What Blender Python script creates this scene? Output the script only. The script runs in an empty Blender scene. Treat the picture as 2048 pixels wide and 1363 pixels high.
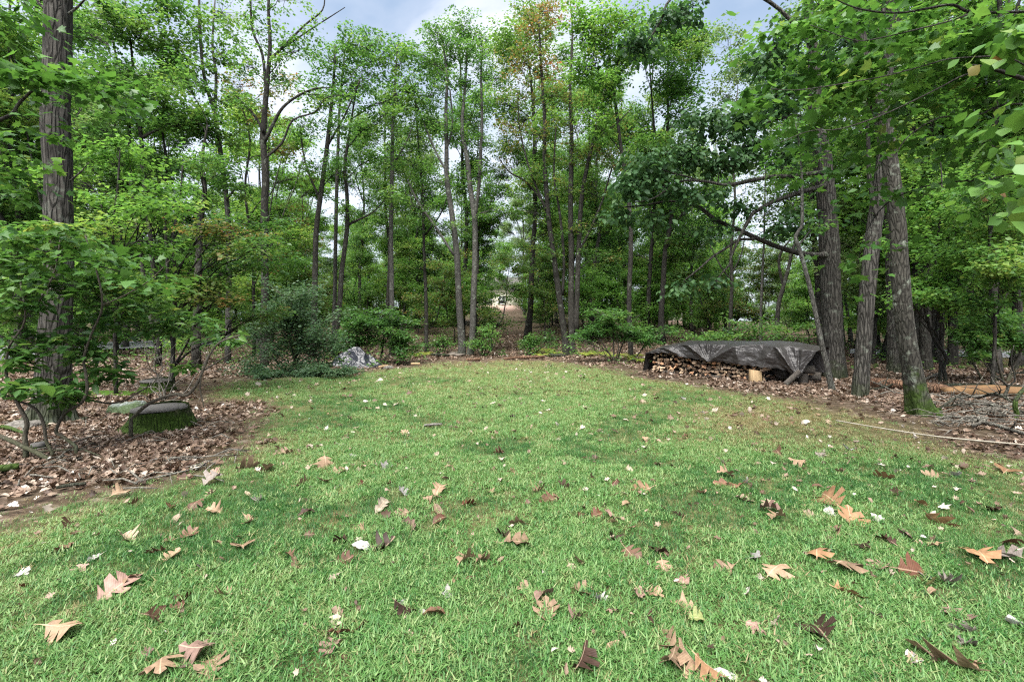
import bpy, math
import numpy as np

# ------------------------------------------------------------------ camera, sky, sun, exposure
S = bpy.context.scene
COL = S.collection
F = 910.2            # focal length in pixels of the 2048 px photograph (16 mm on full frame)
CX, HOR, EYE = 1024.0, 640.0, 1.5
cd = bpy.data.cameras.new('camera')
cd.sensor_width = 36.0
cd.lens = 16.0
cd.shift_y = -(681.5 - HOR) / 2048.0
cd.clip_start, cd.clip_end = 0.05, 2000.0
cam = bpy.data.objects.new('camera', cd)
cam.location = (0, 0, EYE)
cam.rotation_euler = (math.radians(90), 0, 0)
COL.objects.link(cam)
S.camera = cam

SUN_EL, SUN_AZ = math.radians(64), math.radians(200)   # azimuth clockwise from +Y: high behind the camera, veiled by cloud
W = bpy.data.worlds.new('World')
S.world = W
W.use_nodes = True
wt = W.node_tree
wt.nodes.clear()
def wn(t, **kw):
    n = wt.nodes.new(t)
    for k, v in kw.items(): setattr(n, k, v)
    return n
wl = wt.links.new
sky = wn('ShaderNodeTexSky', sky_type='NISHITA', sun_disc=False, sun_elevation=SUN_EL, sun_rotation=SUN_AZ)
sky.air_density, sky.dust_density = 1.0, 1.5
tcw = wn('ShaderNodeTexCoord')
sep = wn('ShaderNodeSeparateXYZ'); wl(tcw.outputs['Generated'], sep.inputs[0])
zc = wn('ShaderNodeMath', operation='MAXIMUM'); wl(sep.outputs['Z'], zc.inputs[0]); zc.inputs[1].default_value = 0.0
za = wn('ShaderNodeMath', operation='ADD'); wl(zc.outputs[0], za.inputs[0]); za.inputs[1].default_value = 0.22
dx = wn('ShaderNodeMath', operation='DIVIDE'); wl(sep.outputs['X'], dx.inputs[0]); wl(za.outputs[0], dx.inputs[1])
dy = wn('ShaderNodeMath', operation='DIVIDE'); wl(sep.outputs['Y'], dy.inputs[0]); wl(za.outputs[0], dy.inputs[1])
cmb = wn('ShaderNodeCombineXYZ'); wl(dx.outputs[0], cmb.inputs[0]); wl(dy.outputs[0], cmb.inputs[1])
cn = wn('ShaderNodeTexNoise'); cn.inputs['Scale'].default_value = 2.3; cn.inputs['Detail'].default_value = 7; cn.inputs['Roughness'].default_value = .52
cn.inputs['Distortion'].default_value = .35
off = wn('ShaderNodeVectorMath', operation='ADD'); wl(cmb.outputs[0], off.inputs[0]); off.inputs[1].default_value = (3.1, 1.7, 0)
wl(off.outputs[0], cn.inputs['Vector'])
cr = wn('ShaderNodeValToRGB'); wl(cn.outputs['Fac'], cr.inputs[0])
e = cr.color_ramp.elements
e[0].position = .36; e[0].color = (.34, .45, .62, 1)
e[1].position = .68; e[1].color = (.86, .89, .95, 1)
e.new(.50).color = (.46, .55, .70, 1)
# thinner, paler cloud towards the horizon
hz = wn('ShaderNodeMapRange'); wl(zc.outputs[0], hz.inputs['Value'])
hz.inputs['From Min'].default_value = .28; hz.inputs['From Max'].default_value = .52
hz.inputs['To Min'].default_value = 1; hz.inputs['To Max'].default_value = 0
hm = wn('ShaderNodeMix', data_type='RGBA'); wl(hz.outputs[0], hm.inputs[0]); wl(cr.outputs[0], hm.inputs[6]); hm.inputs[7].default_value = (.80, .87, 1.0, 1)
sc = wn('ShaderNodeVectorMath', operation='SCALE'); wl(hm.outputs[2], sc.inputs[0]); sc.inputs['Scale'].default_value = 6.6
cov = wn('ShaderNodeMix', data_type='RGBA'); cov.inputs[0].default_value = .88
wl(sky.outputs[0], cov.inputs[6]); wl(sc.outputs[0], cov.inputs[7])
bg = wn('ShaderNodeBackground'); bg.inputs['Strength'].default_value = .05
wl(cov.outputs[2], bg.inputs['Color'])
wo = wn('ShaderNodeOutputWorld'); wl(bg.outputs[0], wo.inputs[0])

sd = bpy.data.lights.new('sun', 'SUN')
sd.energy, sd.angle, sd.color = 3.6, math.radians(60), (1.0, .97, .92)
sun = bpy.data.objects.new('sun', sd)
sun.rotation_euler = (math.radians(90) - SUN_EL, 0, -SUN_AZ + math.pi)
sun.location = (0, -20, 40)
COL.objects.link(sun)

S.view_settings.view_transform = 'Standard'
S.view_settings.look = 'None'
S.view_settings.exposure = 2.1
S.view_settings.gamma = 1.0
S.view_settings.use_curve_mapping = False
S.render.engine = 'CYCLES'
S.cycles.max_bounces = 12
S.cycles.diffuse_bounces = 10
S.cycles.glossy_bounces = 2
S.cycles.transmission_bounces = 8
S.cycles.use_denoising = False
S.cycles.sample_clamp_indirect = 10
S.cycles.use_adaptive_sampling = True
S.cycles.adaptive_threshold = .02
S.cycles.filter_width = 1.2

# ------------------------------------------------------------------ helpers
rng = np.random.default_rng(11)
A = np.array
def nz(v):
    v = np.asarray(v, float)
    return v / np.maximum(np.linalg.norm(v, axis=-1, keepdims=True), 1e-9)

def sstep(a, b, x):
    t = np.clip((np.asarray(x, float) - a) / (b - a), 0, 1)
    return t * t * (3 - 2 * t)

class VNoise:
    """smooth value noise on a wrapped random lattice"""
    def __init__(s, seed, n=64): s.g = np.random.default_rng(seed).random((n, n)); s.n = n
    def __call__(s, u, v):
        u, v = np.asarray(u, float), np.asarray(v, float)
        i, j = np.floor(u).astype(int), np.floor(v).astype(int)
        a, b = u - i, v - j
        a, b = a * a * (3 - 2 * a), b * b * (3 - 2 * b)
        n = s.n; g = s.g
        return ((g[i % n, j % n] * (1 - a) + g[(i + 1) % n, j % n] * a) * (1 - b)
                + (g[i % n, (j + 1) % n] * (1 - a) + g[(i + 1) % n, (j + 1) % n] * a) * b)
VN = [VNoise(k) for k in range(6)]
def fbm(u, v, k=0, oct=4):
    s, a, t = 0, .5, 0
    for o in range(oct):
        s = s + a * VN[(k + o) % 6](u * 2 ** o + 7.3 * o, v * 2 ** o + 3.1 * o); t += a; a *= .5
    return s / t

# ground height: a level clearing, the wood behind it climbing gently to the houses
def hgt(x, y):
    x, y = np.asarray(x, float), np.asarray(y, float)
    w = .22 + .78 * np.exp(-((x - 1.5) / 15.0) ** 2)
    rise = np.maximum(y - 19.5, 0)
    rise = np.where(rise < 4, rise ** 2 / 8, rise - 2) * .069
    rise = np.minimum(rise, 3.2 + 0 * rise)
    near = .03 * (fbm(x * .35 + 20, y * .35 + 20, 1, 3) - .5) * 2
    rough = .28 * (fbm(x * .22 + 40, y * .22 + 9, 2, 3) - .5) * sstep(18, 30, y)
    return rise * w + near + rough

def P(px, py, d):
    return A([(px - CX) / F * d, d, EYE - (py - HOR) / F * d])
def ground(px, py, dmax=140.0):
    lo = .8
    f = lambda d: P(px, py, d)[2] - float(hgt((px - CX) / F * d, d))
    d, st = lo, .25
    while d < dmax and f(d) > 0: d += st
    a, b = d - st, d
    for _ in range(24):
        m = (a + b) / 2
        if f(m) > 0: a = m
        else: b = m
    q = P(px, py, b); q[2] = float(hgt(q[0], q[1]))
    return q
def stand(px, d):
    x = (px - CX) / F * d
    return A([x, d, float(hgt(x, d))])

# ---- objects
def tag(o, label=None, cat=None, group=None, kind=None):
    if label: o['label'] = label
    if cat: o['category'] = cat
    if group: o['group'] = group
    if kind: o['kind'] = kind
    return o
def empty(name, loc, label=None, cat=None, group=None):
    o = bpy.data.objects.new(name, None)
    o.empty_display_size = .2
    o.location = tuple(loc)
    COL.objects.link(o)
    return tag(o, label, cat, group)
def put(name, me, parent=None, loc=None, rot=None):
    o = bpy.data.objects.new(name, me)
    COL.objects.link(o)
    if parent is not None: o.parent = parent
    if loc is not None: o.location = tuple(loc)
    if rot is not None: o.rotation_euler = tuple(rot)
    return o

class MB:
    """collects vertices and faces, links them as ONE mesh"""
    def __init__(s): s.v, s.q, s.t, s.tint, s.qm, s.tm, s.n = [], [], [], [], [], [], 0
    def add(s, v, quads=None, tris=None, tint=.5, m=0):
        v = np.asarray(v, float).reshape(-1, 3)
        if quads is not None and len(quads):
            s.q.append(np.asarray(quads, int).reshape(-1, 4) + s.n); s.qm.append(np.full(len(s.q[-1]), m) if np.isscalar(m) else np.asarray(m))
        if tris is not None and len(tris):
            s.t.append(np.asarray(tris, int).reshape(-1, 3) + s.n); s.tm.append(np.full(len(s.t[-1]), m) if np.isscalar(m) else np.asarray(m))
        s.v.append(v)
        s.tint.append(np.full(len(v), tint, float) if np.isscalar(tint) else np.asarray(tint, float))
        s.n += len(v)
        return s
    def mesh(s, name, mats, smooth=True, tint=False):
        me = bpy.data.meshes.new(name)
        v = np.concatenate(s.v)
        nq = sum(len(a) for a in s.q); nt = sum(len(a) for a in s.t)
        loops, mi = [], []
        if nq: loops.append(np.concatenate(s.q).ravel()); mi.append(np.concatenate(s.qm))
        if nt: loops.append(np.concatenate(s.t).ravel()); mi.append(np.concatenate(s.tm))
        loops = np.concatenate(loops); mi = np.concatenate(mi)
        tot = np.concatenate([np.full(nq, 4), np.full(nt, 3)]).astype(int)
        st = np.concatenate([[0], np.cumsum(tot)[:-1]]).astype(int)
        me.vertices.add(len(v)); me.vertices.foreach_set('co', v.ravel())
        me.loops.add(len(loops)); me.loops.foreach_set('vertex_index', loops.astype(np.int32))
        me.polygons.add(len(tot)); me.polygons.foreach_set('loop_start', st.astype(np.int32))
        try: me.polygons.foreach_set('loop_total', tot.astype(np.int32))
        except Exception: pass
        for m in (mats if isinstance(mats, (list, tuple)) else [mats]): me.materials.append(m)
        if mi.max() > 0: me.polygons.foreach_set('material_index', mi.astype(np.int32))
        if smooth: me.polygons.foreach_set('use_smooth', np.ones(len(tot), bool))
        if tint:
            a = me.attributes.new('tint', 'FLOAT', 'POINT'); a.data.foreach_set('value', np.concatenate(s.tint).astype(np.float32))
        me.update(calc_edges=True)
        me.validate()
        return me

def smooth_path(pts, rad, sub=4):
    pts, rad = np.asarray(pts, float), np.asarray(rad, float)
    n = len(pts)
    if n < 3 or sub < 2: return pts, rad
    p = np.vstack([2 * pts[0] - pts[1], pts, 2 * pts[-1] - pts[-2]])
    t = np.linspace(0, 1, sub, endpoint=False)[:, None]
    out, ro = [], []
    for i in range(1, n):
        a, b, c, d = p[i - 1], p[i], p[i + 1], p[i + 2]
        out.append(.5 * ((2 * b) + (-a + c) * t + (2 * a - 5 * b + 4 * c - d) * t ** 2 + (-a + 3 * b - 3 * c + d) * t ** 3))
        ro.append(rad[i - 1] + (rad[i] - rad[i - 1]) * t[:, 0])
    return np.vstack(out + [pts[-1:]]), np.concatenate(ro + [rad[-1:]])

def tube(mb, pts, rad, k=6, m=0, tint=.5, rough=0, cap=True, seed=0, lobes=0):
    pts, rad = np.asarray(pts, float), np.asarray(rad, float)
    n = len(pts)
    T = nz(np.gradient(pts, axis=0))
    mt = np.abs(T).mean(0)
    ref = np.eye(3)[int(np.argmin(mt))]
    U = nz(np.cross(np.broadcast_to(ref, T.shape), T)); V = np.cross(T, U)
    th = np.arange(k) / k * 2 * math.pi
    rr = np.repeat(rad[:, None], k, 1)
    if rough:
        s = np.concatenate([[0], np.cumsum(np.linalg.norm(np.diff(pts, axis=0), axis=1))])
        uu = np.broadcast_to(th[None] / (2 * math.pi) * 64, rr.shape)
        ss = np.broadcast_to(s[:, None], rr.shape)
        q = VN[seed % 6]
        w = np.abs(q(uu * .5, ss * 2.2 + seed) - .5) * 2
        w2 = q(uu * .125 + 9, ss * .9 + seed * 3)
        rr = rr * (1 + rough * (w - .5) + rough * .9 * (w2 - .5))
    if lobes:
        ph = seed * 1.7
        fl = np.clip((rad / np.median(rad) - 1.05), 0, 1.2)[:, None]
        rr = rr * (1 + fl * .33 * np.cos(th[None] * lobes + ph))
    v = pts[:, None] + rr[..., None] * (np.cos(th)[None, :, None] * U[:, None] + np.sin(th)[None, :, None] * V[:, None])
    i = np.arange(n - 1)[:, None] * k; j = np.arange(k)[None]; j2 = (j + 1) % k
    q = np.stack([i + j, i + j2, i + k + j2, i + k + j], -1).reshape(-1, 4)
    v = v.reshape(-1, 3); tr = None
    if cap:
        v = np.vstack([v, pts[:1], pts[-1:]])
        a, b = n * k, n * k + 1
        jj = np.arange(k); j2 = (jj + 1) % k
        tr = np.vstack([np.stack([np.full(k, a), j2, jj], 1), np.stack([np.full(k, b), (n - 1) * k + jj, (n - 1) * k + j2], 1)])
    mb.add(v, q, tr, tint, m)
    return mb

def box(mb, lo, hi, m=0):
    lo, hi = np.asarray(lo, float), np.asarray(hi, float)
    v = A([[(hi if c >> k & 1 else lo)[k] for k in range(3)] for c in range(8)])
    mb.add(v, [[0, 2, 3, 1], [4, 5, 7, 6], [0, 1, 5, 4], [2, 6, 7, 3], [0, 4, 6, 2], [1, 3, 7, 5]], m=m)
    return mb

# ---- leaves: a template (side, forward, up) copied to every leaf
def leaf_template(kind):
    if kind == 'simple':
        v = A([[0, 0, 0], [.5, .45, .10], [0, 1, -.05], [-.5, .45, .10]]); t = [[0, 1, 2], [0, 2, 3]]
    elif kind == 'oval':
        v = A([[0, 0, 0], [.38, .3, .07], [.46, .62, .05], [0, 1, -.10], [-.46, .62, .05], [-.38, .3, .07]])
        t = [[0, 1, 2], [0, 2, 3], [0, 3, 4], [0, 4, 5]]
    elif kind == 'maple':
        o = [(0, 0), (.22, .06), (.50, .12), (.36, .34), (.62, .62), (.28, .60), (.22, .74), (0, 1.05), (-.22, .74), (-.28, .60), (-.62, .62), (-.36, .34), (-.50, .12), (-.22, .06)]
        v = [[0, .4, 0]] + [[a, b, .10 * abs(a) - .10 * (b > .8)] for a, b in o]
        v = A(v); n = len(o); t = [[0, 1 + i, 1 + (i + 1) % n] for i in range(n)]
    elif kind == 'oak':
        o = [(0, 0), (.16, .2), (.32, .30), (.22, .42), (.46, .58), (.30, .66), (.34, .84), (0, 1.0), (-.34, .84), (-.30, .66), (-.46, .58), (-.22, .42), (-.32, .30), (-.16, .2)]
        v = [[0, .5, 0]] + [[a, b, .14 * abs(a) - .15 * (b - .3) ** 2] for a, b in o]
        v = A(v); n = len(o); t = [[0, 1 + i, 1 + (i + 1) % n] for i in range(n)]
    return v, A(t)
TPL = {k: leaf_template(k) for k in ('simple', 'oval', 'maple', 'oak')}

def add_leaves(mb, kind, pos, fwd, up, L, Wd, tint, m=0):
    tv, tt = TPL[kind]
    n = len(pos)
    fwd = nz(fwd); side = nz(np.cross(fwd, up)); nn = np.cross(side, fwd)
    L = np.broadcast_to(L, (n,)); Wd = np.broadcast_to(Wd, (n,))
    v = (pos[:, None] + tv[None, :, 0, None] * side[:, None] * Wd[:, None, None] + tv[None, :, 1, None] * fwd[:, None] * L[:, None, None]
         + tv[None, :, 2, None] * nn[:, None] * L[:, None, None])
    k = len(tv)
    t = (tt[None] + (np.arange(n) * k)[:, None, None]).reshape(-1, 3)
    mb.add(v.reshape(-1, 3), None, t, np.repeat(tint, k), m)

LEAFX = 1.7
def crown(stems, blobs, r, leaf='simple', L=.11, Wd=.07, per=32, sig=.20, flat=.6, droop=.25, up_j=.45, ksub=4, twig_r=.006, wood=None, leaves=None, branch_scale=1.0, near=False, lx=1.0):
    """branches from the stems to every blob of the crown, twigs to clusters in it, leaves round the clusters.
    stems: [(pts, rad)]; blobs: [(centre, (rx, ry, rz), n_leaves, tint)]"""
    wood = wood or MB(); leaves = leaves or MB()
    blobs = [(b[0], b[1], int(b[2] * LEAFX * lx), b[3]) for b in blobs]
    SP = np.vstack([s[0] for s in stems]); SR = np.concatenate([s[1] for s in stems])
    for C, R, n, tb in blobs:
        C, R = np.asarray(C, float), np.asarray(R, float)
        dxy = np.linalg.norm(SP[:, :2] - C[:2], axis=1)
        cost = np.abs(C[2] - .75 * dxy - SP[:, 2]) + .55 * dxy + np.where(SP[:, 2] > C[2], 1.5, 0)
        if near: cost = np.linalg.norm(SP - C, axis=1) + np.where(SR > .06, 1.0, 0)
        a = int(np.argmin(cost)); P0 = SP[a]
        ln = np.linalg.norm(C - P0)
        r0 = min(SR[a] * .6, .008 + .011 * ln) * branch_scale
        t = np.linspace(0, 1, 6)[:, None]
        br = P0 + (C - P0) * t + A([0, 0, 1.0]) * (ln * .10 * np.sin(t * math.pi)) + r.normal(0, .03 * ln + .01, (6, 3)) * np.sin(t * math.pi)
        brr = r0 * (1 - .75 * t[:, 0])
        b2, br2 = smooth_path(br, brr, 3)
        tube(wood, b2, br2, 5, cap=False)
        K = max(3, int(n / per))
        d = nz(r.normal(size=(K, 3)))
        cc = C + d * R * (r.random((K, 1)) ** .42)
        for c in cc:
            s0 = b2[int(len(b2) * r.uniform(.35, .999))]
            mid = (s0 + c) / 2 + r.normal(0, .05, 3) + A([0, 0, .04 * np.linalg.norm(c - s0)])
            tube(wood, A([s0, mid, c]), A([1, .75, .4]) * min(r0 * .6, twig_r + .004 * np.linalg.norm(c - s0)), 3, cap=False)
        cl = np.repeat(np.arange(K), max(1, int(n / K)))
        N = len(cl)
        ctint = tb + r.normal(0, .13, K)
        sg = sig * r.uniform(.6, 1.4, K)
        ax = nz((cc - P0) * A([1, 1, .45]) + r.normal(0, .45, (K, 3)) * A([1, 1, .5]) * max(ln, .3))          # each cluster is a leafy spray along a twig
        sv = nz(np.cross(ax, A([0, 0, 1.0]) + r.normal(0, .25, (K, 3)))); nv_ = np.cross(sv, ax)
        pos = (cc[cl] + ax[cl] * (r.uniform(-1.5, 1.7, N) * sg[cl])[:, None] + sv[cl] * (r.normal(0, .62, N) * sg[cl])[:, None] + nv_[cl] * (r.normal(0, .30, N) * sg[cl] * (.4 + flat))[:, None])
        ang = r.uniform(0, 2 * math.pi, N)
        out = nz(pos - cc[cl] + r.normal(0, .05, (N, 3)))
        fw = nz(np.stack([np.cos(ang), np.sin(ang), 0 * ang], 1) * .6 + out * A([1, 1, .3]) * .8) + A([0, 0, -droop]) + r.normal(0, .15, (N, 3))
        up = A([0, 0, 1.0]) + r.normal(0, up_j, (N, 3))
        s = r.lognormal(0, .22, N)
        add_leaves(leaves, leaf, pos, fw, up, L * s, Wd * s, np.clip(ctint[cl] + r.normal(0, .11, N), 0, 1))
    return wood, leaves

# ---- materials
def new_mat(name):
    m = bpy.data.materials.new(name); m.use_nodes = True
    t = m.node_tree; t.nodes.clear()
    o = t.nodes.new('ShaderNodeOutputMaterial')
    return m, t, o
class NT:
    def __init__(s, t): s.t = t
    def n(s, typ, ins=None, **kw):
        nd = s.t.nodes.new(typ)
        for k, v in kw.items(): setattr(nd, k, v)
        for k, v in (ins or {}).items():
            if hasattr(v, 'is_output'): s.t.links.new(v, nd.inputs[k])
            else: nd.inputs[k].default_value = v
        return nd
    def l(s, a, b): s.t.links.new(a, b)
    def ramp(s, fac, stops, interp='LINEAR'):
        nd = s.t.nodes.new('ShaderNodeValToRGB'); cr = nd.color_ramp; cr.interpolation = interp
        while len(cr.elements) < len(stops): cr.elements.new(.5)
        for el, (p, c) in zip(cr.elements, stops):
            el.position = p; el.color = (*c, 1) if len(c) == 3 else c
        if fac is not None: s.l(fac, nd.inputs[0])
        return nd.outputs[0]
    def math(s, op, a, b=None, clamp=False):
        nd = s.t.nodes.new('ShaderNodeMath'); nd.operation = op; nd.use_clamp = clamp
        for i, v in enumerate([a, b]):
            if v is None: continue
            if hasattr(v, 'is_output'): s.l(v, nd.inputs[i])
            else: nd.inputs[i].default_value = v
        return nd.outputs[0]
    def mix(s, f, a, b, blend='MIX'):
        nd = s.t.nodes.new('ShaderNodeMix'); nd.data_type = 'RGBA'; nd.blend_type = blend
        for i, v in ((0, f), (6, a), (7, b)):
            if hasattr(v, 'is_output'): s.l(v, nd.inputs[i])
            else: nd.inputs[i].default_value = v if i == 0 else (*v, 1)
        return nd.outputs[2]
    def noise(s, vec, scale, detail=4, rough=.55, dist=0):
        nd = s.n('ShaderNodeTexNoise', {'Scale': scale, 'Detail': detail, 'Roughness': rough, 'Distortion': dist})
        if vec is not None: s.l(vec, nd.inputs['Vector'])
        return nd.outputs['Fac']
    def mapping(s, vec, scale=(1, 1, 1), rot=(0, 0, 0), loc=(0, 0, 0)):
        nd = s.n('ShaderNodeMapping', {'Scale': scale, 'Rotation': rot, 'Location': loc}); s.l(vec, nd.inputs['Vector'])
        return nd.outputs[0]

def leaf_mat(name, stops, trans=.38, rough=.45, spec=.4, attr='GEOMETRY', rnd=.22, boost=1.25):
    m, t, o = new_mat(name); g = NT(t)
    at = g.n('ShaderNodeAttribute', attribute_name='tint', attribute_type=attr).outputs['Fac']
    oi = g.n('ShaderNodeObjectInfo').outputs['Random']
    f = g.math('ADD', at, g.math('MULTIPLY', g.math('SUBTRACT', oi, .5), rnd), clamp=True)
    c = g.ramp(f, stops)
    b = g.n('ShaderNodeBsdfPrincipled', {'Base Color': c, 'Roughness': rough, 'Specular IOR Level': spec})
    cm = g.n('ShaderNodeVectorMath', operation='MULTIPLY'); g.l(c, cm.inputs[0]); cm.inputs[1].default_value = (boost * 1.12, boost * 1.05, boost * .8)
    tr = g.n('ShaderNodeBsdfTranslucent', {'Color': cm.outputs[0]})
    mx = g.n('ShaderNodeMixShader', {0: trans}); g.l(b.outputs[0], mx.inputs[1]); g.l(tr.outputs[0], mx.inputs[2])
    g.l(mx.outputs[0], o.inputs[0])
    return m

def bark_mat(name, c1, c2, scale=9.0, stretch=.16, bump=.8, moss=0.0, moss_h=1.2, lichen=.0, rnd=.5, dist=.03):
    m, t, o = new_mat(name); g = NT(t)
    tc = g.n('ShaderNodeTexCoord').outputs['Object']
    mp = g.mapping(tc, (1, 1, stretch))
    wob = g.n('ShaderNodeVectorMath', operation='ADD'); g.l(mp, wob.inputs[0])
    nv = g.n('ShaderNodeTexNoise', {'Scale': scale * .8, 'Detail': 3}); g.l(mp, nv.inputs['Vector'])
    sc = g.n('ShaderNodeVectorMath', operation='SCALE'); g.l(nv.outputs['Color'], sc.inputs[0]); sc.inputs['Scale'].default_value = .14
    g.l(sc.outputs[0], wob.inputs[1])
    vor = g.n('ShaderNodeTexVoronoi', {'Scale': scale * 3.0}, feature='DISTANCE_TO_EDGE'); g.l(wob.outputs[0], vor.inputs['Vector'])
    rid = g.ramp(vor.outputs['Distance'], [(0, (0, 0, 0)), (.22, (1, 1, 1))])
    fine = g.noise(mp, scale * 7, 5, .65)
    hgtv = g.math('ADD', g.math('MULTIPLY', rid, .75), g.math('MULTIPLY', fine, .5))
    c = g.mix(g.math('MULTIPLY', hgtv, .85, clamp=True), c1, c2)
    big = g.noise(tc, 2.2, 4, .6)
    c = g.mix(g.ramp(big, [(.4, (0, 0, 0)), (.7, (.55, .55, .55))]), c, tuple(x * .62 for x in c1), 'MIX')
    oi = g.n('ShaderNodeObjectInfo').outputs['Random']
    c = g.mix(1.0, c, g.ramp(oi, [(0, (1 - rnd * .55,) * 3), (1, (1 + rnd * .45,) * 3)]), 'MULTIPLY')
    if lichen:
        lm = g.ramp(g.noise(tc, 5.5, 5, .7), [(.57, (0, 0, 0)), (.66, (lichen,) * 3)])
        c = g.mix(lm, c, (.22, .25, .20))
    if moss:
        z = g.n('ShaderNodeSeparateXYZ'); g.l(tc, z.inputs[0])
        zz = g.n('ShaderNodeMapRange', {'Value': z.outputs['Z'], 'From Min': 0.05, 'From Max': moss_h, 'To Min': .40, 'To Max': -.18})
        mm = g.math('ADD', g.noise(tc, 4.2, 6, .72), zz.outputs[0])
        mk = g.ramp(mm, [(.62, (0, 0, 0)), (.80, (moss,) * 3)])
        mc = g.mix(g.noise(tc, 26, 4, .7), (.008, .018, .003), (.062, .11, .016))
        c = g.mix(mk, c, mc)
    bp = g.n('ShaderNodeBump', {'Strength': bump, 'Distance': dist, 'Height': hgtv})
    b = g.n('ShaderNodeBsdfPrincipled', {'Base Color': c, 'Roughness': .92, 'Specular IOR Level': .15, 'Normal': bp.outputs[0]})
    g.l(b.outputs[0], o.inputs[0])
    return m

def simple_mat(name, c1, c2, scale=8, rough=.8, spec=.3, bump=.3, dist=.01, stretch=(1, 1, 1), objcol=False):
    m, t, o = new_mat(name); g = NT(t)
    tc = g.mapping(g.n('ShaderNodeTexCoord').outputs['Object'], stretch)
    n1 = g.noise(tc, scale, 6, .65)
    c = g.mix(g.ramp(n1, [(.3, (0, 0, 0)), (.7, (1, 1, 1))]), c1, c2)
    if objcol:
        c = g.mix(1.0, c, g.n('ShaderNodeObjectInfo').outputs['Color'], 'MULTIPLY')
    bp = g.n('ShaderNodeBump', {'Strength': bump, 'Distance': dist, 'Height': n1})
    b = g.n('ShaderNodeBsdfPrincipled', {'Base Color': c, 'Roughness': rough, 'Specular IOR Level': spec, 'Normal': bp.outputs[0]})
    g.l(b.outputs[0], o.inputs[0])
    return m

M = {}
M['oakbark'] = bark_mat('oak_bark', (.014, .013, .011), (.095, .089, .078), 6.5, .15, 1.0, .25, .9, .35, .2, .03)
M['mossbark'] = bark_mat('mossy_bark', (.014, .013, .011), (.070, .066, .055), 7, .25, .8, .85, 1.2, .6, .2, .02)
M['stumpbark'] = bark_mat('stump_bark', (.020, .018, .012), (.09, .08, .055), 7, .25, 1.0, 1.0, 1.2, .2, .1, .03)
M['darkbark'] = bark_mat('dark_bark', (.013, .012, .010), (.062, .058, .050), 9, .16, .7, .12, .6, .3, .7)
M['greybark'] = bark_mat('grey_bark', (.026, .025, .022), (.120, .116, .104), 9, .22, .6, .1, .6, .5, .5)
M['fillbark'] = bark_mat('woodland_bark', (.015, .014, .012), (.075, .070, .062), 9, .16, .5, 0, .5, .3, 1.0)
M['twig'] = bark_mat('twig_bark', (.032, .028, .022), (.115, .10, .08), 14, .3, .4, .25, .8, .3, .5, .01)
M['deadwood'] = bark_mat('dead_wood', (.05, .044, .038), (.20, .185, .16), 9, .1, .6, .06, .4, .3, .3, .015)

G1, G2, G3, G4 = (.026, .075, .018), (.058, .152, .034), (.108, .225, .048), (.185, .265, .062)
M['leaf'] = leaf_mat('green_leaf', [(0, G1), (.35, G2), (.68, G3), (1, G4)], .48)
M['leafbright'] = leaf_mat('bright_green_leaf', [(0, (.042, .118, .022)), (.4, (.088, .21, .040)), (.75, (.145, .28, .056)), (1, (.22, .30, .07))], .52)
M['leafpale'] = leaf_mat('pale_green_leaf', [(0, (.05, .10, .035)), (.5, (.10, .175, .065)), (1, (.18, .24, .10))], .5)
M['leafautumn'] = leaf_mat('autumn_leaf', [(0, (.035, .10, .022)), (.4, (.072, .155, .032)), (.66, (.125, .165, .045)), (.84, (.19, .14, .05)), (1, (.24, .11, .045))], .48)
M['leafoak'] = leaf_mat('oak_leaf', [(0, (.016, .045, .018)), (.5, (.042, .105, .036)), (1, (.085, .165, .05))], .40, .55, .3)
M['leafmaple'] = leaf_mat('maple_leaf', [(0, (.028, .085, .016)), (.45, (.060, .155, .028)), (.8, (.105, .22, .042)), (.95, (.19, .24, .06)), (1, (.22, .13, .045))], .42)
M['leafrhodo'] = leaf_mat('rhododendron_leaf', [(0, (.024, .070, .018)), (.5, (.060, .150, .034)), (.85, (.12, .22, .05)), (1, (.24, .24, .06))], .45, .42, .35)
M['leafholly'] = leaf_mat('holly_leaf', [(0, (.028, .070, .030)), (.5, (.065, .130, .060)), (1, (.12, .19, .10))], .4, .45, .3)
M['leaffern'] = leaf_mat('fern_leaf', [(0, (.11, .19, .025)), (.5, (.21, .28, .045)), (1, (.34, .34, .09))], .5)
M['grass'] = leaf_mat('grass_blade', [(0, (.011, .052, .012)), (.28, (.030, .112, .024)), (.55, (.088, .195, .050)), (.8, (.195, .275, .105)), (1, (.23, .185, .095))], .35, .5, .35, 'INSTANCER', .0)
M['litter'] = leaf_mat('dead_leaf', [(0, (.030, .018, .012)), (.3, (.088, .053, .036)), (.55, (.165, .112, .078)), (.75, (.26, .195, .148)), (.9, (.36, .31, .26)), (1, (.44, .41, .38))], .12, .6, .3, 'INSTANCER', .0)
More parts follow.
